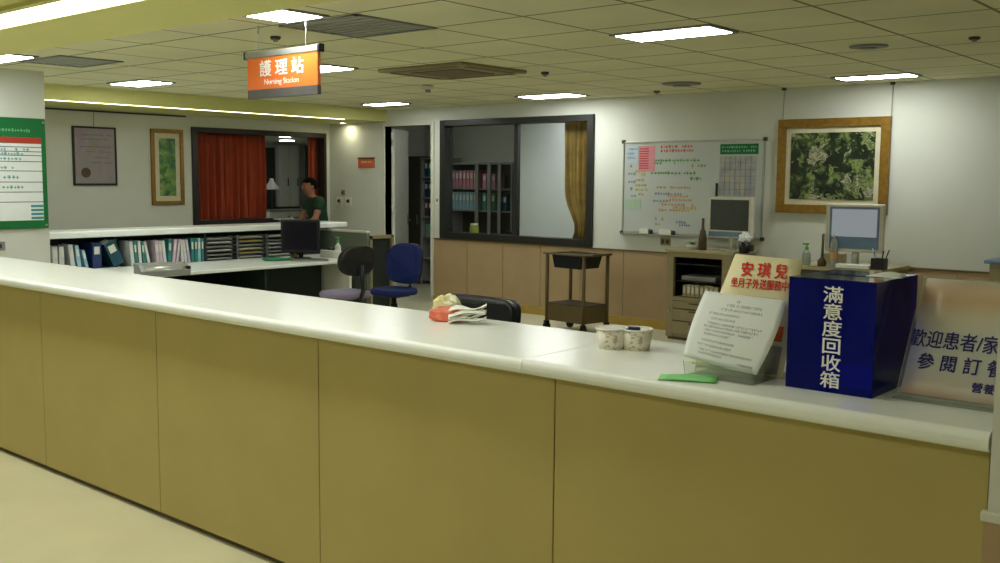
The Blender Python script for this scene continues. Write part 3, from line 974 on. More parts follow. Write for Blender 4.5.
seq = [  # y along the shelf, material, width, height, tilt, words
    (4.84, 'binderw', .05, .25, .0, 'grey'), (4.91, 'binderw', .05, .25, .0, 'grey'), (5.03, 'binderw', .045, .26, -.10, 'grey'), (5.10, 'lblue', .04, .25, -.12, 'pale blue'),
    (5.18, 'lblue', .03, .2, -.2, 'pale blue'), (5.29, 'navy', .10, .27, 0, 'navy'), (5.54, 'tealdark', .13, .27, -.42, 'tilted dark teal'),
    (5.70, 'binderw', .04, .27, -.08, 'white'), (5.745, 'teal', .03, .27, -.08, 'teal'), (5.79, 'binderw', .035, .27, -.06, 'white'), (5.84, 'teal', .03, .26, -.1, 'teal'), (5.895, 'binderw', .03, .26, -.2, 'white'),
    (6.00, 'binderp', .04, .26, -.06, 'pinkish'), (6.045, 'binderp', .035, .26, -.08, 'pinkish'), (6.09, 'binderw', .035, .26, -.1, 'white'), (6.14, 'teal', .04, .27, .06, 'teal'), (6.19, 'binderp', .035, .27, .14, 'pinkish'), (6.235, 'binderp', .03, .27, .15, 'pinkish'),
    (6.31, 'binderw', .03, .26, -.05, 'white'), (6.352, 'binderw', .03, .26, -.12, 'white'), (6.395, 'binderp', .03, .26, -.14, 'pinkish'), (6.44, 'teal', .035, .27, -.02, 'teal'), (6.483, 'teal', .035, .27, 0, 'teal'), (6.525, 'lblue', .035, .27, 0, 'pale blue'), (6.568, 'teal', .03, .27, 0, 'teal')]
for y, mt, w, h, tl, word in seq:
    n = cnt.get(word, 0); cnt[word] = n + 1
    lab = '%s binder under the ledge, %s %s one counted from the column' % (word, ORD[n], word)
    if word in ('navy', 'tilted dark teal'):
        lab = '%s box file standing under the nurse desk ledge' % word
    binder(mt, (-10.10, y, .70), w, h, .22, tl, lab, G, 'Y')

# paper trays
def tray_stack(y, ml, label, n=6, papers=None):
    t = thing('paper_tray_stack', label, 'paper trays', (-10.1, y, .70), PI / 2, 'stacked paper trays under the ledge')
    for i in range(n):
        z = .012 + i * .046
        b = MB()
        b.box(-.17, .17, 0, .26, z, z + .004).box(-.17, -.166, 0, .26, z, z + .03).box(.166, .17, 0, .26, z, z + .03).box(-.17, .17, -.004, 0, z, z + .012)
        b.build('tray', M_[ml], t)
        MB().box(-.15, .15, .004, .24, z + .004, z + .016 + .008 * random.random()).build('paper_pile', M_[(papers or ['paper'])[i % len(papers or ['paper'])]], t)
    for x in (-.172, .172):
        MB().box(x - .004, x + .004, .02, .05, 0, n * .046 + .01).build('upright', M_['grey'], t)
    return t
tray_stack(6.80, 'smoke', 'grey paper tray stack next to the teal binders', papers=['offwhite', 'grey'])
tray_stack(7.24, 'smoke', 'middle paper tray stack holding yellowish papers', papers=['mount', 'yellowink', 'mount'])
tray_stack(7.66, 'smoke', 'paper tray stack closest to the black monitor', papers=['offwhite', 'grey', 'paper'])

# black monitor in the desk corner
a = math.atan2(-9.45, 7.70)  # direction
t = thing('computer_monitor', 'black computer monitor at the corner of the nurse desk', 'monitor', (-9.62, 7.60, .70), .66)
MB().prism([(.13 * math.cos(i * PI / 12), .11 * math.sin(i * PI / 12)) for i in range(24)], 0, .02, bev=.006).build('base', M_['black'], t)
MB().tube((0, .03, .02), (0, .03, .16), .03).build('neck', M_['black'], t)
b = MB()
b.box(-.235, .235, -.01, .05, .07, .475, .012); b.box(-.17, .17, .05, .16, .11, .43, .03)
b.build('casing', M_['black'], t)
MB().box(-.205, .205, -.013, -.009, .11, .445).build('screen', mat('off screen', (30, 28, 36), .12), t)
# keyboard, folder, pot, phone, spray bottle
t = thing('keyboard', 'grey keyboard before the black monitor', 'keyboard', (-9.30, 7.50, .70), .8)
MB().box(-.21, .21, -.07, .07, 0, .02, .006).build('body', M_['grey'], t)
b = MB()
for i in range(14):
    for j in range(4):
        b.box(-.2 + i * .0285, -.2 + i * .0285 + .023, -.06 + j * .03, -.06 + j * .03 + .024, .02, .027)
b.build('keys', M_['dgrey'], t)
t = tag(MB().sheet(lambda u, v: (-.17 + .34 * u, -.11 + .22 * v, .012 + .012 * math.sin(u * 5) * v + .015 * u), 10, 6, .012).build('folder', M_['greencloth'], None, (-9.62, 7.27, .70), 1.1), 'green folder lying open on the nurse desk', 'folder')
t = thing('figurine', 'small golden ornament beside the paper trays', 'ornament', (-9.86, 7.70, .70))
MB().lathe([(0, 0), (.035, 0), (.04, .02), (.02, .05), (.035, .09), (.03, .13), (.012, .16), (0, .17)], 16).build('body', M_['gold'], t)
MB().box(-.045, .045, -.03, .03, 0, .012, .003).build('plinth', M_['brown'], t)
t = thing('spray_bottle', 'white bottle with green cap standing at the partition', 'bottle', (-9.52, 8.10, .70))
MB().lathe([(0, 0), (.036, 0), (.038, .01), (.038, .12), (.03, .15), (.014, .165), (.014, .18), (0, .18)], 20).build('bottle', M_['white'], t)
b = MB(); b.tube((0, 0, .178), (0, 0, .205), .018); b.tube((0, 0, .205), (0, 0, .235), .007); b.box(-.045, .02, -.01, .01, .232, .25, .004)
b.build('pump', M_['greencap'], t)
t = thing('telephone', 'dark desk telephone against the partition', 'telephone', (-9.72, 8.27, .70), .3)
MB().prism([(-.09, 0), (.09, 0), (.09, .03), (-.09, .07)], -.1, .1, bev=.004, plane='YZ').build('body', M_['black'], t)
b = MB(); b.box(-.1, -.055, -.09, .09, .07, .1, .01)
b.build('handset', M_['dgrey'], t)
# grey desktop printer whose tray reaches the desk edge
t = thing('printer', 'grey flat desktop printer on the nurse desk behind the counter', 'printer', (-9.02, 5.40, .70), 1.25)
MB().prism([(-.17, 0), (.17, 0), (.17, .11), (-.06, .11), (-.17, .05)], -.24, .24, bev=.008, plane='YZ').build('body', M_['grey'], t)
MB().sheet(lambda u, v: (-.2 + .4 * u, -.165 + .10 * v, .055 + .055 * v), 2, 2, .006).build('paper_tray', M_['alu'], t)
MB().box(.20, .245, -.15, .15, .02, .09, .004).build('side_panel', M_['black'], t)

# ------------------------------------------------------------------ left wall and column hangings
def framed(name, label, cat, loc, rz, w, h, fw, fm, inner, mount=None, mw=.0, depth=.03):
    """frame whose front faces local -Y; loc is the bottom centre on the wall"""
    t = thing(name, label, cat, loc, rz)
    b = MB()
    b.box(-w / 2, -w / 2 + fw, -depth, 0, 0, h, .004).box(w / 2 - fw, w / 2, -depth, 0, 0, h, .004)
    b.box(-w / 2 + fw, w / 2 - fw, -depth, 0, 0, fw, .004).box(-w / 2 + fw, w / 2 - fw, -depth, 0, h - fw, h, .004)
    b.build('frame', fm, t)
    if mount:
        MB().box(-w / 2 + fw, w / 2 - fw, -depth * .45, -depth * .2, fw, h - fw).build('mount', mount, t)
    i = fw + mw
    MB().box(-w / 2 + i, w / 2 - i, -depth * .6, -depth * .3, i, h - i).build('picture', inner, t)
    return t
t = framed('framed_poster', 'thin black framed faded poster on the left wall', 'poster', (-11.63, 6.10, 1.56), PI / 2, .55, .70, .022, M_['blackframe'], M_['poster'])
scribbles('lettering', [(-.16, .2, .60), (-.16, .16, .55), (-.18, .2, .46), (-.1, .2, .40), (-.05, .2, .33), (-.05, .2, .27)], M_['greyink'], t, .02, .0015, -.0205)
o = MB().tube((0, 0, 0), (0, -.0012, 0), .06, .06, 20).build('green_motif', M_['brown'], t, (-.12, -.0185, .15))
MB().tube((0, -.01, .70), (0, -.01, .87), .003, n=6).build('hanging_wire', M_['dgrey'], t)
framed('framed_painting', 'tall gold framed green painting on the left wall next to the red curtains', 'painting', (-11.63, 7.07, 1.31), PI / 2, .46, .96, .05, M_['gold'], M_['painting'], M_['mount'], .065)

# green notice board on the column (face +X)
t = thing('notice_board', 'green rimmed notice board with white schedule sheet on the column', 'notice board', (-9.245, 4.055, 1.19), PI / 2)
w = .32
MB().box(-.56, w, -.02, 0, 0, 1.0, .003).build('panel', M_['green'], t)
MB().box(-.56, w - .045, -.024, -.02, .60 + .175, .60 + .225).build('red_header', M_['redstrip'], t)
MB().box(-.56, w - .045, -.024, -.02, .075, .77).build('sheet', M_['paper'], t)
b = MB()
for z in (.24, .33, .42, .52, .605, .66, .695, .735):
    b.box(-.56, w - .045, -.026, -.024, z, z + .006)
b.build('rule_line', M_['dgrey'], t)
scribbles('lettering', [(-.3, .06, .465), (-.3, .10, .375), (-.3, .02, .55), (-.3, .12, .63), (-.3, .1, .675), (-.3, .16, .715)], mat('teal ink', (80, 158, 158), .6), t, .035, .002, -.024)
scribbles('lettering', [(-.3, .17, .885)], mat('pale green ink', (120, 190, 140), .5), t, .035, .002, -.02)
b = MB()
for i in range(4):
    b.box(.16, .272, -.026, -.024, .085 + i * .036, .085 + i * .036 + .022)
b.build('teal_bar', mat('teal print', (70, 146, 146), .6), t)
b = MB()
for z in (.03, .965):
    b.tube((w - .022, -.02, z), (w - .022, -.027, z), .01, n=10)
b.build('screw', M_['alu'], t)
t = thing('wall_switch', 'grey switch plate low on the column above the counter', 'switch', (-9.25, 3.93, 1.0), PI / 2)
MB().box(-.05, .05, -.01, 0, 0, .08, .003).build('plate', M_['grey'], t)
MB().box(-.02, .02, -.014, -.01, .02, .06, .002).build('rocker', M_['dgrey'], t)

# ------------------------------------------------------------------ back wall fittings
t = thing('door_plate', 'small orange room sign on the wall left of the doorway', 'sign', (-10.82, 9.75, 1.82))
MB().box(-.17, .17, -.012, 0, 0, .14, .003).build('plate', M_['orange2'], t)
MB().box(-.175, .175, -.016, 0, .125, .145, .002).build('rail', M_['brown'], t)
scribbles('lettering', [(-.10, .10, .08)], M_['lettering'], t, .03, .0015, -.012)
for (x, lab) in ((-11.405, 'left round thermostat switch of the pair on the wall by the doorway'), (-11.205, 'right round thermostat switch of the pair on the wall by the doorway')):
    t = thing('wall_switch', lab, 'switch', (x, 9.75, 1.25), 0, 'wall switches left of the doorway')
    MB().box(-.07, .07, -.014, 0, 0, .14, .008).build('plate', M_['white'], t)
    b = MB(); b.tube((0, -.014, .085), (0, -.035, .085), .028, .022, 18)
    b.build('dial', M_['dgrey'], t)
t = thing('wall_bell', 'small dark call bell above the pair of wall switches', 'bell', (-11.32, 9.75, 1.42))
MB().box(-.035, .035, -.02, 0, 0, .08, .008).build('body', M_['grey'], t)
MB().tube((0, -.02, .04), (0, -.028, .04), .018).build('button', M_['black'], t)
t = thing('wall_switch', 'narrow switch on the white strip beside the black framed window', 'switch', (-9.405, 9.75, 1.33))
MB().box(-.025, .025, -.012, 0, 0, .11, .004).build('plate', M_['white'], t)
MB().box(-.01, .01, -.02, -.012, .035, .075, .003).build('toggle', M_['dgrey'], t)
t = thing('wall_socket', 'brownish socket on the wall under the whiteboard', 'socket', (-5.865, 9.75, .95))
MB().box(-.065, .065, -.012, 0, 0, .09, .004).build('plate', M_['beige'], t)
b = MB()
for x in (-.03, .03):
    b.box(x - .02, x + .02, -.016, -.012, .02, .07, .004)
b.build('outlet', M_['brown'], t)

# whiteboard
t = thing('whiteboard', 'whiteboard covered in handwriting and papers on the back wall', 'whiteboard', (-5.57, 9.75, 1.075))
w, h = .87, 1.035
MB().box(-w + .01, w - .01, -.02, -.004, .01, h - .01).build('surface', M_['board'], t)
b = MB()
b.box(-w, -w + .018, -.028, 0, 0, h, .003).box(w - .018, w, -.028, 0, 0, h, .003).box(-w + .018, w - .018, -.028, 0, 0, .02, .003).box(-w + .018, w - .018, -.028, 0, h - .02, h, .003)
b.build('frame', M_['alu'], t)
b = MB()
for sx in (-1, 1):
    for z in (0, h):
        b.box(sx * w - .02, sx * w + .02, -.034, 0, z - .02, z + .02, .006)
b.build('corner_cap', M_['dgrey'], t)
MB().box(-w + .02, w - .05, -.075, -.028, -.012, -.002, .002).build('pen_tray', M_['alu'], t)
yb = -.02
scribbles('lettering', [(-.38, .02, .97), (-.38, .04, .925)], M_['redink'], t, .040, .002, yb)
scribbles('lettering', [(-.52, .10, .82), (-.50, .06, .68), (-.02, .14, .62), (.02, .18, .76), (-.50, -.2, .79)], M_['greenink'], t, .042, .002, yb)
scribbles('lettering', [(-.42, .02, .52), (-.30, .02, .425), (-.35, .05, .33), (-.38, .02, .27), (-.25, .02, .385)], M_['orangeink'], t, .040, .002, yb)
scribbles('lettering', [(-.70, -.56, .70), (-.70, -.56, .66), (-.70, -.54, .60), (-.70, -.56, .54), (-.70, -.54, .49), (-.70, -.58, .44), (-.43, -.34, .17), (-.43, -.34, .11), (-.2, .08, .30)], M_['yellowink'], t, .044, .002, yb)
scribbles('lettering', [(-.80, -.70, .76), (-.80, -.70, .67), (-.80, -.72, .58), (-.80, -.72, .50), (-.46, -.2, .37), (-.16, .02, .14), (-.12, .0, .11), (-.44, -.1, .45), (-.80, -.70, .42)], M_['blueink'], t, .040, .002, yb)
def wsheet(name, label, x0, x1, z0, z1, m, cat='paper'):
    t = thing(name, label, cat, (-5.57, 9.75 + yb - .0015, 1.075))
    MB().box(x0, x1, -.0015, .0012, z0, z1).build('page', M_[m], t)
    return t
wsheet('paper_sheet', 'pink ruled sheet at the upper left of the whiteboard', -.66, -.45, .70, .985, 'pinksheet')
b = MB()
for i in range(9):
    b.box(-.65, -.53, -.003, -.0015, .73 + i * .027, .741 + i * .027)
b.build('ruling', M_['redstrip'], [o for o in COL.objects if o.get('label', '').startswith('pink ruled')][0])
wsheet('paper_sheet', 'pale blue sheet in the top left corner of the whiteboard', -.82, -.67, .80, .985, 'paleblue')
scribbles('lettering', [(-.81, -.69, .95), (-.81, -.69, .9), (-.81, -.7, .85)], M_['blueink'], [o for o in COL.objects if o.get('label', '').startswith('pale blue sheet')][0], .03, .0015, -.0015)
wsheet('paper_sheet', 'pale green sheet at the lower left of the whiteboard', -.84, -.62, .28, .38, 'palegreen')
ch = wsheet('paper_chart', 'grey calendar chart on the right half of the whiteboard', .36, .78, .44, .86, 'chart', 'chart')
b = MB()
for i in range(1, 7):
    b.box(.36 + i * .06, .363 + i * .06, -.003, -.0015, .44, .86)
for i in range(1, 6):
    b.box(.36, .78, -.003, -.0015, .44 + i * .07, .443 + i * .07)
b.build('grid', M_['greyink'], ch)
ch = wsheet('chart_header', 'dark green banner strip at the top right of the whiteboard', .36, .80, .88, .99, 'green', 'banner')
scribbles('lettering', [(.38, .77, .955), (.38, .77, .915)], mat('pale teal ink', (130, 190, 170), .5), ch, .03, .0015, -.0015)
t = tag(MB().tube((0, -.012, 0), (0, -.012, .16), .012, n=10).build('marker_pen', M_['black'], None, (-5.235, 9.73, 1.49)), 'black marker clipped upright beside the grey chart on the whiteboard', 'marker')
for (x0, x1, lab) in ((-.60, -.45, 'left white eraser box at the bottom of the whiteboard'), (-.345, -.16, 'right white eraser box at the bottom of the whiteboard')):
    t = thing('eraser', lab, 'eraser', (-5.57 + (x0 + x1) / 2, 9.70, 1.075), 0, 'erasers on the whiteboard tray')
    hw = (x1 - x0) / 2
    MB().box(-hw, hw - .03, -.025, .025, -.002, .06, .005).build('box', M_['white'], t)
    MB().box(hw - .03, hw, -.022, .022, -.002, .045, .003).build('pad', M_['dgrey'], t)

# gold framed foliage picture and its wires
t = framed('framed_picture', 'large gold framed picture of foliage on the back wall', 'picture', (-3.985, 9.75, 1.36), 0, 1.13, .94, .085, M_['gold'], M_['photo'], M_['mount'], .055, .05)
for x in (-.53, .56):
    MB().tube((x, -.02, .93), (x, -.004, 1.25), .003, n=6).build('hanging_wire', M_['grey'], t)
for x in (-.53, .56):
    MB().box(x - .02, x + .02, -.03, 0, 1.235, 1.26, .003).build('hook', M_['dgrey'], t)

# ------------------------------------------------------------------ pigeonhole cabinet with monitor
t = thing('filing_cabinet', 'beige cabinet with open pigeonhole and drawers below the whiteboard', 'cabinet', (-5.17, 9.2, 0))
b = MB()
b.box(-.34, -.26, 0, .5, .03, .93, .004).box(.30, .42, 0, .5, .03, .93, .004).box(-.26, .30, .48, .5, .03, .93)
b.box(-.26, .30, 0, .5, .88, .93).box(-.26, .30, 0, .48, .42, .46).box(-.26, .30, 0.02, .48, .03, .06)
b.build('body', M_['beige'], t)
MB().box(-.36, .44, -.02, .5, .93, .96, .006).build('top', M_['beigetop'], t)
b = MB(); b.box(-.26, .30, .03, .45, .80, .812); b.box(-.26, .30, .03, .45, .62, .63); b.box(-.255, -.25, .03, .45, .46, .88); b.box(.29, .295, .03, .45, .46, .88); b.box(-.26, .30, .45, .47, .46, .88)
b.build('pigeonhole_shelf', M_['black'], t)
for z0, z1 in ((.34, .415), (.21, .33), (.065, .2)):
    dw = MB().box(-.255, .295, -.008, .3, z0, z1, .003).build('drawer', M_['beige'], t)
    MB().box(-.06, .10, -.018, -.008, z1 - .025, z1 - .012, .002).build('handle', M_['brown'], dw)
MB().box(-.33, .40, .03, .48, 0, .03).build('plinth', M_['brown'], t)
b = MB(); b.tube((-.30, 0, .30), (-.30, -.02, .30), .014); b.tube((-.30, -.02, .30), (-.30, -.02, .36), .006)
b.build('latch', M_['alu'], t)
for i, (x, w_, h_) in enumerate(((-.16, .04, .12), (-.11, .045, .13), (-.06, .04, .125), (-.01, .05, .13), (.045, .045, .12), (.10, .05, .13), (.155, .045, .13), (.21, .05, .12))):
    o = thing('box_file', 'beige box file in the lower pigeonhole, %s from the left' % ORD[i], 'file', (-5.17 + x, 9.26, .632 - .17), 0, 'box files in the pigeonhole')
    MB().box(-w_ / 2, w_ / 2, 0, .25, 0, h_, .003).build('case', M_['beigetop'], o)
    MB().box(-w_ * .3, w_ * .3, -.002, 0, h_ * .3, h_ * .8).build('spine_label', M_['offwhite'], o)
o = tag(MB().box(-.2, .2, 0, .3, 0, .05, .006).build('paper_stack', M_['grey'], None, (-5.17, 9.26, .632)), 'grey stack of papers on the upper pigeonhole shelf', 'paper stack')

def crt(label, loc, rz, w, h, z0, side, scr, bezel):
    t = thing('computer_monitor', label, 'monitor', loc, rz)
    b = MB()
    b.box(-w / 2, w / 2, 0, .05, z0, z0 + h, .012)
    b.build('casing', side, t)
    b = MB()
    n = [(-w * .42, .05), (w * .42, .05), (w * .30, .22), (-w * .30, .22)]
    b.prism(n, z0 + .04, z0 + h - .04, bev=.01)
    b.build('back_housing', side, t)
    MB().box(-w / 2 + .035, w / 2 - .035, -.004, .0, z0 + .075, z0 + h - .03).build('screen', scr, t)
    MB().box(-w / 2 + .02, w / 2 - .02, -.006, .0, z0 + .012, z0 + .06, .002).build('lower_bezel', bezel, t)
    MB().tube((0, .08, .015), (0, .08, z0 + .03), .035).build('neck', side, t)
    MB().prism([(.14 * math.cos(i * PI / 12), .08 + .10 * math.sin(i * PI / 12)) for i in range(24)], 0, .018, bev=.005).build('base', side, t)
    return t
crt('cream framed monitor with dark screen on the cabinet, in front of the whiteboard', (-4.845, 9.28, .96), -.10, .52, .415, .14, M_['cream'], M_['screen'], M_['bluebezel'])
# items on the cabinet
t = thing('vase', 'slim brown vase beside the cream monitor under the whiteboard', 'vase', (-5.13, 9.26, .96))
MB().lathe([(0, 0), (.04, 0), (.045, .01), (.042, .12), (.03, .2), (.018, .215), (.014, .26), (.014, .33), (.010, .33), (.010, .2), (0, .2)], 18).build('body', M_['brown'], t)
t = thing('pot_plant', 'small white pot with green leaves on the cabinet', 'pot plant', (-5.29, 9.34, .96))
MB().lathe([(0, 0), (.05, 0), (.07, .05), (.065, .05), (.05, .01), (0, .01)], 18).build('pot', M_['white'], t)
b = MB()
for i in range(14):
    a = i * 2.4
    b.sheet(lambda u, v, a=a, i=i: (math.cos(a) * u * .08 - math.sin(a) * (v - .5) * .03 * math.sin(PI * min(.98, u + .1)), math.sin(a) * u * .06 + math.cos(a) * (v - .5) * .03 * math.sin(PI * min(.98, u + .1)), .04 + .05 * u - .03 * u * u + .006 * (i % 4)), 4, 2, .001)
b.build('leaves', M_['greenink'], t)
t = thing('pen_holder', 'black mesh pot holding white tissue next to the cream monitor', 'pot', (-4.63, 9.205, .96))
MB().lathe([(0, 0), (.05, 0), (.055, .11), (.051, .11), (.047, .006), (0, .006)], 20).build('pot', M_['black'], t)
bm = bmesh.new(); bmesh.ops.create_icosphere(bm, subdivisions=3, radius=1)
for v in bm.verts:
    k = 1 + .5 * noise.noise(v.co * 2.4)
    v.co = Vector((v.co.x * .06 * k, v.co.y * .05 * k, .145 + v.co.z * .06 * k))
b = MB(); b.bm.free(); b.bm = bm
b.build('tissue', M_['paper'], t)
t = thing('small_speaker', 'small black box at the right end of the cabinet top', 'box', (-4.765 + .05, 9.45, .96))
MB().box(-.05, .05, -.04, .04, 0, .07, .006).build('case', M_['black'], t)
MB().tube((0, -.04, .035), (0, -.045, .035), .02).build('dial', M_['dgrey'], t)

# ------------------------------------------------------------------ desk at the right of the back wall
t = thing('work_desk', 'grey topped work desk under the foliage picture', 'desk', (-3.42, 9.2, 0))
MB().box(-.60, .25, -.25, .5, .86, .90, .006).build('worktop', M_['beigetop'], t)
MB().box(-.58, -.10, -.22, .5, 0, .86).build('drawer_unit', M_['darkwood'], t)
MB().box(.19, .23, -.22, .5, 0, .86).build('side_panel', M_['beige'], t)
MB().box(-.10, .19, .42, .45, .2, .86).build('modesty_panel', M_['darkwood'], t)
MB().box(-.5, .18, -.2, .2, .80, .86).build('under_top_shade', M_['black'], t)  # black strip standing in for the shadow under the worktop
t = thing('computer_monitor', 'cream monitor with pale blue lit screen on the desk under the foliage picture', 'monitor', (-3.46, 9.02, .90), .10)
w, z0, h = .52, .14, .44
MB().box(-w / 2, w / 2, 0, .05, z0, z0 + h, .012).build('casing', M_['cream'], t)
b = MB(); b.prism([(-w * .42, .05), (w * .42, .05), (w * .3, .24), (-w * .3, .24)], z0 + .04, z0 + h - .04, bev=.01)
b.build('back_housing', M_['cream'], t)
b = MB(); b.box(-.22, .22, -.004, 0, z0 + .03, z0 + h - .03)
sc = b.build('bezel', M_['bluebezel'], t)
MB().box(-.20, .20, -.006, -.004, z0 + .14, z0 + h - .05).build('screen', M_['lit'], sc)
MB().tube((0, .08, .015), (0, .08, z0 + .03), .035).build('neck', M_['cream'], t)
MB().box(-.14, .14, -.03, .2, 0, .018, .005).build('base', M_['cream'], t)
t = thing('soap_dispenser', 'pump bottle with green top at the left end of the desk', 'bottle', (-3.90, 9.02, .90))
MB().lathe([(0, 0), (.036, 0), (.038, .01), (.038, .10), (.028, .125), (.014, .135), (.014, .145), (0, .145)], 20).build('bottle', M_['bottle'], t)
b = MB(); b.tube((0, 0, .142), (0, 0, .165), .018); b.tube((0, 0, .165), (0, 0, .19), .007); b.box(-.04, .02, -.011, .011, .185, .205, .004)
b.build('pump', M_['greencap'], t)
t = thing('bottle', 'clear bottle with orange label in front of the lit monitor', 'bottle', (-3.625, 8.985, .90))
MB().lathe([(0, 0), (.035, 0), (.037, .01), (.037, .2), (.028, .24), (.013, .262), (.013, .275), (0, .275)], 18).build('glass', M_['bottle'], t)
MB().lathe([(.0375, .08), (.0375, .13)], 18).build('label_band', M_['orangeink'], t)
MB().tube((0, 0, .275), (0, 0, .295), .016).build('cap', M_['white'], t)
t = tag(MB().tube((0, 0, 0), (0.005, 0, .30), .012, .012).lathe([(0, 0), (.04, 0), (.04, .05), (.014, .08), (.014, .1)], 14).build('pen_stand', M_['brown'], None, (-3.73, 8.975, .90)), 'tall dark pen standing in a brown holder beside the clear bottle', 'pen stand')
t = thing('pen_holder', 'black pot of pens at the right of the lit monitor', 'pen holder', (-3.21, 8.995, .90))
b = MB(); b.box(-.06, .06, -.045, -.041, 0, .1).box(-.06, .06, .041, .045, 0, .1).box(-.06, -.056, -.041, .041, 0, .1).box(.056, .06, -.041, .041, 0, .1).box(-.056, .056, -.041, .041, 0, .004)
b.build('pot', M_['black'], t)
for i, (x, y, dx, c) in enumerate(((-.03, 0, -.02, 'black'), (0, .02, .03, 'black'), (.03, -.02, .06, 'dgrey'), (-.01, -.02, -.05, 'paleblue'))):
    MB().tube((x, y, .005), (x + dx, y, .16 + .01 * i), .006, n=8).build('pen', M_[c], t)
t = tag(MB().box(-.15, .15, -.05, .05, 0, .035, .004).build('paper_stack', M_['paper'], None, (-3.43, 8.975, .90 + .0), .05), 'stack of white papers on the desk before the lit monitor', 'paper stack')
t = thing('tissue_box', 'olive box at the left front corner of the desk under the foliage picture', 'box', (-3.80, 9.42, .90))
MB().box(-.11, .11, -.05, .05, 0, .09, .006).build('box', M_['beige'], t)
MB().box(-.05, .05, -.015, .015, .088, .092).build('slot', M_['brown'], t)

t = thing('side_cabinet', 'beige cabinet with grey top at the far right of the back wall', 'cabinet', (-1.9, 9.4, 0))
MB().box(-.50, .7, -.0, .31, 0, .98, .004).build('body', M_['beige'], t)
MB().box(-.54, .72, -.03, .31, .98, 1.01, .006).build('top', M_['bluebezel'], t)
for x in (-.48, .12):
    d_ = MB().box(x, x + .56, -.015, 0, .05, .94, .003).build('door', M_['beige'], t)
    MB().box(x + .24, x + .34, -.028, -.015, .85, .87, .003).build('handle', M_['steel'], d_)
o = tag(MB().box(-.2, .25, 0, .2, 0, .018, .004).build('paper_stack', M_['paper'], None, (-2.1, 9.45, 1.01)), 'thin stack of papers on the far right cabinet', 'paper stack')

# ------------------------------------------------------------------ steel cart
t = thing('utility_cart', 'brown two tier utility cart with black basin against the wainscot', 'cart', (-6.485, 8.93, 0), -.12)
L, D_ = .275, .19
for sx in (-1, 1):
    for sy in (-1, 1):
        b = MB(); b.tube((sx * L, sy * D_, .11), (sx * L, sy * D_, .87), .021, n=10)
        b.build('post', M_['bronze'], t)
        b = MB(); b.tube((sx * L - .014, sy * D_, .05), (sx * L + .014, sy * D_, .05), .05, n=16)
        b.box(sx * L - .022, sx * L - .017, sy * D_ - .025, sy * D_ + .025, .045, .115).box(sx * L + .017, sx * L + .022, sy * D_ - .025, sy * D_ + .025, .045, .115)
        b.box(sx * L - .022, sx * L + .022, sy * D_ - .025, sy * D_ + .025, .105, .115)
        b.build('caster', M_['rubber'], t)
b = MB()
b.box(-L - .04, L + .04, -D_ - .03, -D_ + .015, .855, .875, .006).box(-L - .04, L + .04, D_ - .015, D_ + .03, .855, .875, .006)
b.box(-L - .04, -L + .02, -D_, D_, .855, .875, .006).box(L - .02, L + .04, -D_, D_, .855, .875, .006)
b.build('top_rim', M_['bronze'], t)
b = MB()
b.prism([(-.235, .86), (.225, .86), (.17, .71), (-.19, .71)], -.17, .17, bev=.012, plane='XZ')
b.build('basin', M_['black'], t)
b = MB(); b.box(-L, L, -D_, D_, .305, .32, .003)
b.build('lower_shelf', M_['darkwood'], t)
b = MB(); b.box(-L + .01, L - .01, -D_ - .002, -D_ + .012, .13, .31, .003).box(-L + .01, L - .01, D_ - .012, D_ + .002, .13, .31, .003).box(L - .012, L + .002, -D_, D_, .13, .31).box(-L - .002, -L + .012, -D_, D_, .13, .31).box(-L, L, -D_, D_, .125, .135)
b.build('lower_bin', M_['bronze'], t)
b = MB(); b.path([(L + .04, -.12, .865), (L + .10, -.12, .88), (L + .10, .12, .88), (L + .04, .12, .865)], .011)
b.build('push_handle', M_['bronze'], t)

# ------------------------------------------------------------------ curtains
def curtain(name, label, y0, y1, z0, z1, x, m, axis='Y', folds=7, amp=.035, gather=0.0, flip=1):
    t = thing(name, label, 'curtain', (x, y0, z0) if axis == 'Y' else (y0, x, z0))
    L = y1 - y0
    H = z1 - z0
    def fn(u, v):
        q = u
        sq = 1 - gather * math.exp(-((v - .10) / .17) ** 2)
        a = L * (1 - (1 - q) * sq) if flip > 0 else L * q * sq
        d = amp * math.sin(2 * PI * folds * u + .6 * math.sin(3 * v)) + amp * .35 * math.sin(2 * PI * folds * 2.3 * u + 1)
        d *= .6 + .4 * (1 - v)
        return (d, a, H * v) if axis == 'Y' else (a, d, H * v)
    MB().sheet(fn, folds * 14, 14, .003).build('fabric', m, t)
    b = MB()
    if axis == 'Y':
        b.tube((0, -.02, H + .02), (0, L + .02, H + .02), .012)
    else:
        b.tube((-.02, 0, H + .02), (L + .02, 0, H + .02), .012)
    b.build('rod', M_['dgrey'], t)
    return t
curtain('curtain', 'wide orange red curtain drawn across the left window', 7.50, 8.74, 1.06, 2.27, -11.84, M_['red'], folds=10, amp=.05)
curtain('curtain', 'narrow orange red curtain at the right edge of the left window', 9.50, 9.76, 1.06, 2.27, -11.84, M_['red'], folds=3, amp=.05)
curtain('curtain', 'gold brown curtain gathered at the right of the black framed window', -7.48, -6.96, .93, 2.42, 9.98, M_['goldcur'], axis='X', folds=6, amp=.045, gather=.36, flip=1)

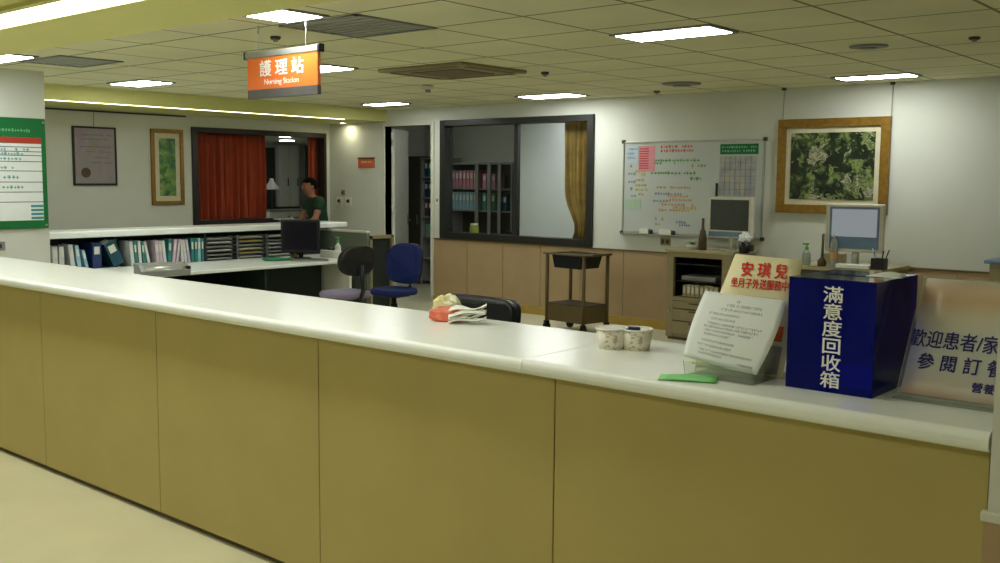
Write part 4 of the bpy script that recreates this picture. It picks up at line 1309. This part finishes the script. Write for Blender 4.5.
# ------------------------------------------------------------------ side room furniture
def bookcase(label, x0, x1, y0, y1, zs, h, m, backm, z0=0):
    t = thing('bookcase', label, 'bookcase', ((x0 + x1) / 2, y0, z0))
    a = (x1 - x0) / 2
    d = y1 - y0
    b = MB(); b.box(-a, -a + .03, 0, d, 0, h).box(a - .03, a, 0, d, 0, h).box(-a + .03, a - .03, 0, d, h - .03, h)
    b.build('frame', m, t)
    MB().box(-a + .03, a - .03, d - .02, d, 0, h - .03).build('back_panel', backm, t)
    for z in zs:
        MB().box(-a + .03, a - .03, 0.005, d - .02, z - .02, z).build('shelf', m, t)
    return t
bk = bookcase('grey framed bookcase with pink and pale blue binders behind the black framed window', -10.75, -9.44, 11.35, 11.70, (.10, .45, .84, 1.20, 1.53), 1.92, M_['grey'], M_['darkwood'])
for x in (-.03, .22, .42):
    MB().box(x - .03, x + .03, -.02, 0, .06, 1.9).build('door_stile', M_['grey'], bk)
def row(x0, x1, y, z, m, h, label, grp, word, step=.075):
    x, i = x0, 0
    while x < x1:
        binder(m, (x, y, z), step * .85, h, .22, 0, '%s, %s from the left' % (label, ORD[i]), grp, 'X')
        x += step; i += 1
row(-10.66, -10.18, 11.40, 1.53, 'pink', .27, 'pink binder on the top shelf behind the black framed window', 'pink binders in the side room', 'pink')
row(-10.66, -10.18, 11.40, 1.20, 'lblue', .27, 'pale blue binder on the middle shelf behind the black framed window', 'pale blue binders in the side room', 'blue')
row(-10.02, -9.80, 11.40, 1.53, 'pink', .22, 'short pink binder between the bookcase stiles on the top shelf', 'short pink binders in the side room', 'pink', .085)
row(-10.02, -9.80, 11.40, 1.20, 'lgreen', .26, 'green binder on the middle shelf between the bookcase stiles', 'green binders in the side room', 'green', .085)
row(-9.70, -9.55, 11.40, 1.20, 'tealdark', .24, 'dark binder on the middle shelf at the bookcase right end', 'dark binders in the side room', 'dark', .08)
t = thing('jar', 'yellow green jar with pale lid on the ledge behind the black framed window', 'jar', (-9.06, 10.10, .90))
MB().lathe([(0, 0), (.06, 0), (.062, .01), (.062, .13), (.05, .15), (0, .15)], 18).build('body', mat('lime plastic', (150, 156, 62), .4), t)
MB().tube((0, 0, .15), (0, 0, .175), .052).build('lid', M_['white'], t)
t = thing('low_cupboard', 'dark low cupboard under the side room window', 'cupboard', (-8.55, 10.12, 0))
MB().box(-.75, .95, -.16, .22, 0, .87).build('body', M_['darkwood'], t)
MB().box(-.77, .97, -.18, .24, .87, .90, .005).build('top', M_['brown'], t)
t = tag(MB().box(-.1, .1, -.06, .06, 0, .06, .01).box(-.04, .04, -.02, .02, .06, .085, .005).build('stapler_box', M_['black'], None, (-8.45, 10.10, .90)), 'black office box on the ledge behind the window mullion', 'box')
# cupboard and shelf seen through the doorway
t = thing('tall_cupboard', 'tall dark cupboard seen through the open doorway', 'cupboard', (-11.42, 11.3, 0))
MB().box(-.18, .13, 0, .4, 0, 2.02).build('body', M_['darkwood'], t)
d_ = MB().box(-.17, .12, -.018, 0, .05, 1.98, .003).build('door', M_['darkwood'], t)
MB().box(.08, .10, -.035, -.018, .95, 1.1, .003).build('handle', M_['steel'], d_)
bk2 = bookcase('tall grey shelf of files seen through the open doorway', -11.28, -10.78, 11.3, 11.70, (.08, .42, .76, 1.08, 1.38, 1.70), 2.0, M_['grey'], M_['dgrey'])
for k, (z, mats) in enumerate(((1.38, ('navy', 'tealdark', 'teal', 'tealdark', 'navy')), (1.08, ('brown', 'navy', 'navy', 'tealdark', 'navy')), (1.70, ('tealdark', 'teal', 'navy', 'teal', 'tealdark')))):
    lv = ('middle', 'lower', 'top')[k]
    for i, mm in enumerate(mats):
        binder(mm, (-11.20 + i * .083, 11.35, z), .07, .24, .22, 0, '%s file in the doorway shelf, %s from the left on its %s row' % ({'navy': 'navy', 'tealdark': 'dark teal', 'teal': 'teal', 'brown': 'brown'}[mm], ORD[i], lv), 'files on the doorway shelf', 'X')
t = thing('storage_box', 'teal storage box on the doorway shelf below the files', 'box', (-11.03, 11.36, .76))
MB().box(-.2, .2, 0, .28, 0, .2, .008).build('body', mat('pale teal plastic', (120, 168, 150), .5), t)
MB().box(-.21, .21, -.01, .29, .2, .225, .004).build('lid', M_['teal'], t)

# ------------------------------------------------------------------ ward behind the left window
t = thing('wardrobe', 'white tall wardrobe seen through the left window', 'wardrobe', (-16.17, 12.4, 0), PI / 2)
MB().box(-.22, .26, -.14, 0, 1.10, 2.30).build('body', M_['white'], t)
for x in (-.21, .025):
    d_ = MB().box(x, x + .225, -.155, -.14, 1.12, 2.28, .003).build('door', M_['white'], t)
    MB().box(x + .17, x + .19, -.17, -.155, 1.5, 1.65, .003).build('handle', M_['dgrey'], d_)
MB().box(-.22, .26, -.14, 0, 0, 1.10).build('lower_body', M_['darkwood'], t)
t = thing('dark_doorway', 'dark door panel left of the white wardrobe beyond the left window', 'door', (-16.17, 11.84, 0), PI / 2)
MB().box(-.30, .30, -.05, 0, 0, 2.24).build('leaf', M_['darkgreen'], t)
MB().tube((.2, -.05, 1.05), (.2, -.1, 1.05), .02).build('handle', M_['steel'], t)
t = thing('low_cabinet', 'low white cabinet beyond the left window', 'cabinet', (-15.0, 11.55, 0), PI / 2)
MB().box(-.6, .75, -.3, .1, 0, 1.06, .004).build('body', M_['white'], t)
MB().box(-.62, .77, -.32, .12, 1.06, 1.09, .004).build('top', M_['grey'], t)
for x in (-.58, -.14, .30):
    d_ = MB().box(x, x + .42, -.315, -.30, .08, 1.03, .003).build('door', M_['white'], t)
    MB().box(x + .36, x + .38, -.33, -.315, .8, .98, .003).build('handle', M_['dgrey'], d_)
t = thing('window_reflection', 'lamp shaped solid standing in for a white reflection in the left window', 'lamp', (-15.0, 11.22, 1.09))  # solid shape in place of a pale reflection on the glass
MB().lathe([(0, 0), (.06, 0), (.06, .015), (.012, .02), (.012, .38), (0, .38)], 16).build('stem', M_['dgrey'], t)
MB().lathe([(.13, .36), (.12, .40), (.05, .50), (.03, .56), (0, .56)], 20).build('reflection_cone', M_['white'], t)
t = thing('green_screen', 'green edged screen panel at the right of the white wardrobe', 'screen', (-15.9, 12.70, 0), PI / 2)
MB().box(.05, .40, -.03, 0, .95, 2.26).build('panel', mat('pale green panel', (120, 150, 128), .6), t)
b = MB(); b.box(.0, .05, -.04, 0, 0, 2.31).box(.40, .45, -.04, 0, 0, 2.31).box(.0, .45, -.04, 0, 2.26, 2.31)
b.build('frame', M_['darkgreen'], t)
# ------------------------------------------------------------------ person behind the window
def skin_mesh(name, verts, edges, radii, m, parent, root=0, sub=2):
    me = bpy.data.meshes.new(name)
    me.from_pydata(verts, edges, [])
    o = bpy.data.objects.new(name, me)
    COL.objects.link(o)
    md = o.modifiers.new('skin', 'SKIN')
    md.use_smooth_shade = True
    sv = me.skin_vertices[0].data
    for i, r_ in enumerate(radii):
        sv[i].radius = r_ if isinstance(r_, tuple) else (r_, r_)
        sv[i].use_root = (i == root)
    s2 = o.modifiers.new('sub', 'SUBSURF')
    s2.levels = s2.render_levels = sub
    me.materials.append(m)
    o.parent = parent
    return o
P = thing('person', 'person with black hair in dark green top standing behind the white ledge, head bowed', 'person', (-11.10, 9.05, 0), 0)
# faces local -Y, bowed; local +X is towards the station
V, E, R_ = [], [], []
def chain(pts, start=None):
    prev = start
    idx = []
    for p, r_ in pts:
        V.append(p); R_.append(r_)
        i = len(V) - 1
        if prev is not None:
            E.append((prev, i))
        prev = i
        idx.append(i)
    return idx
sp = chain([((0, .06, .90), .13), ((0, .05, 1.05), .12), ((0, .02, 1.20), .135), ((0, -.02, 1.33), .13), ((0, -.05, 1.39), .06), ((0, -.085, 1.44), .055), ((0, -.10, 1.50), (.080, .095)), ((0, -.105, 1.57), (.084, .100)), ((0, -.09, 1.63), (.06, .07))])
for sx in (-1, 1):
    sh_ = chain([((sx * .13, -.02, 1.345), .07), ((sx * .185, -.03, 1.31), .058), ((sx * .21, -.10, 1.12), .045), ((sx * .19, -.16, 1.06), .040), ((sx * .12, -.33, 1.07), .032), ((sx * .09, -.38, 1.075), .026), ((sx * .08, -.43, 1.075), .030)], sp[3])
    pal = sh_[-1]
    for j in range(4):
        x = sx * (.055 + .018 * j)
        l = (.07, .08, .075, .058)[j]
        chain([((x, -.455, 1.078), .010), ((x, -.455 - l * .5, 1.085), .009), ((x, -.455 - l * .85, 1.068), .008)], pal)
    chain([((sx * .045, -.41, 1.075), .011), ((sx * .025, -.44, 1.08), .010), ((sx * .022, -.465, 1.075), .009)], sh_[-2])
    chain([((sx * .09, .05, .84), .095), ((sx * .10, .04, .48), .062), ((sx * .10, .06, .10), .040), ((sx * .10, .0, .045), .040), ((sx * .11, -.12, .035), .030)], sp[0])
skin_mesh('body', V, E, R_, M_['skin'], P)
# head features
b = MB(); b.lathe([(0, 0), (.012, .01), (.016, .03), (.008, .05), (0, .055)], 10)
ns = b.build('nose', M_['skin'], P); ns.location = (0, -.198, 1.515)
b = MB(); b.box(-.022, .022, -.006, .006, -.004, .004, .002)
mo = b.build('mouth', mat('lips', (150, 80, 74), .5), P); mo.location = (0, -.19, 1.485)
for sx in (-1, 1):
    b = MB(); b.lathe([(0, -.009), (.009, 0), (0, .009)], 10)
    ey = b.build('eye', M_['black'], P); ey.location = (sx * .032, -.192, 1.56)
    b = MB(); b.lathe([(0, -.03), (.018, -.01), (.02, .01), (0, .03)], 10, sy=1.6)
    ea = b.build('ear', M_['skin'], P); ea.location = (sx * .086, -.09, 1.545); ea.scale = (.5, 1, 1)
# hair cap
bm = bmesh.new(); bmesh.ops.create_uvsphere(bm, u_segments=28, v_segments=18, radius=1)
dl = [v for v in bm.verts if v.co.z < -.1 and v.co.y < .15 or v.co.z < -.55 or (v.co.z < .30 and v.co.y < -.30)]
bmesh.ops.delete(bm, geom=dl, context='VERTS')
for v in bm.verts:
    k = 1 + .05 * noise.noise(v.co * 5)
    v.co = Vector((v.co.x * .102 * k, -.088 + v.co.y * .115 * k, 1.57 + v.co.z * .108 * k))
    for_f = None
for f_ in bm.faces:
    f_.smooth = True
b = MB(); b.bm.free(); b.bm = bm
hr = b.build('hair', M_['hair'], P)
sd = hr.modifiers.new('solid', 'SOLIDIFY'); sd.thickness = .012
# clothing
V, E, R_ = [], [], []
s2 = chain([((0, .06, .88), .145), ((0, .05, 1.05), .138), ((0, .02, 1.20), .150), ((0, -.02, 1.33), .142), ((0, -.04, 1.385), .078)])
for sx in (-1, 1):
    chain([((sx * .13, -.02, 1.345), .085), ((sx * .187, -.03, 1.31), .074), ((sx * .205, -.08, 1.19), .064)], s2[3])
skin_mesh('shirt', V, E, R_, M_['shirt'], P)
V, E, R_ = [], [], []
s3 = chain([((0, .06, .93), .148), ((0, .06, .86), .14)])
for sx in (-1, 1):
    chain([((sx * .09, .05, .80), .108), ((sx * .10, .04, .48), .078), ((sx * .10, .06, .10), .060)], s3[1])
skin_mesh('trousers', V, E, R_, M_['trouser'], P)
P.rotation_euler = (0, 0, -.25)
t = thing('clipboard', 'white paper pad held in the hands of the person', 'pad', (-11.21, 8.60, 1.095), -.25)
MB().box(-.10, .10, -.13, .10, .0, .012, .003).build('pad', M_['paper'], t)
MB().box(-.04, .04, .07, .095, .012, .022, .003).build('clip', M_['steel'], t)

# ------------------------------------------------------------------ world and view
wd = bpy.data.worlds.new('world')
SC.world = wd
wd.use_nodes = True
wd.node_tree.nodes['Background'].inputs[0].default_value = (.02, .02, .018, 1)
SC.view_settings.view_transform = 'Standard'
SC.view_settings.look = 'None'
SC.view_settings.exposure = 0.0
SC.view_settings.gamma = 1.0
SC.view_settings.use_curve_mapping = False
SC.cycles.use_denoising = True
SC.cycles.max_bounces = 10
SC.cycles.diffuse_bounces = 6
SC.cycles.transparent_max_bounces = 16
SC.cycles.sample_clamp_indirect = 8.0
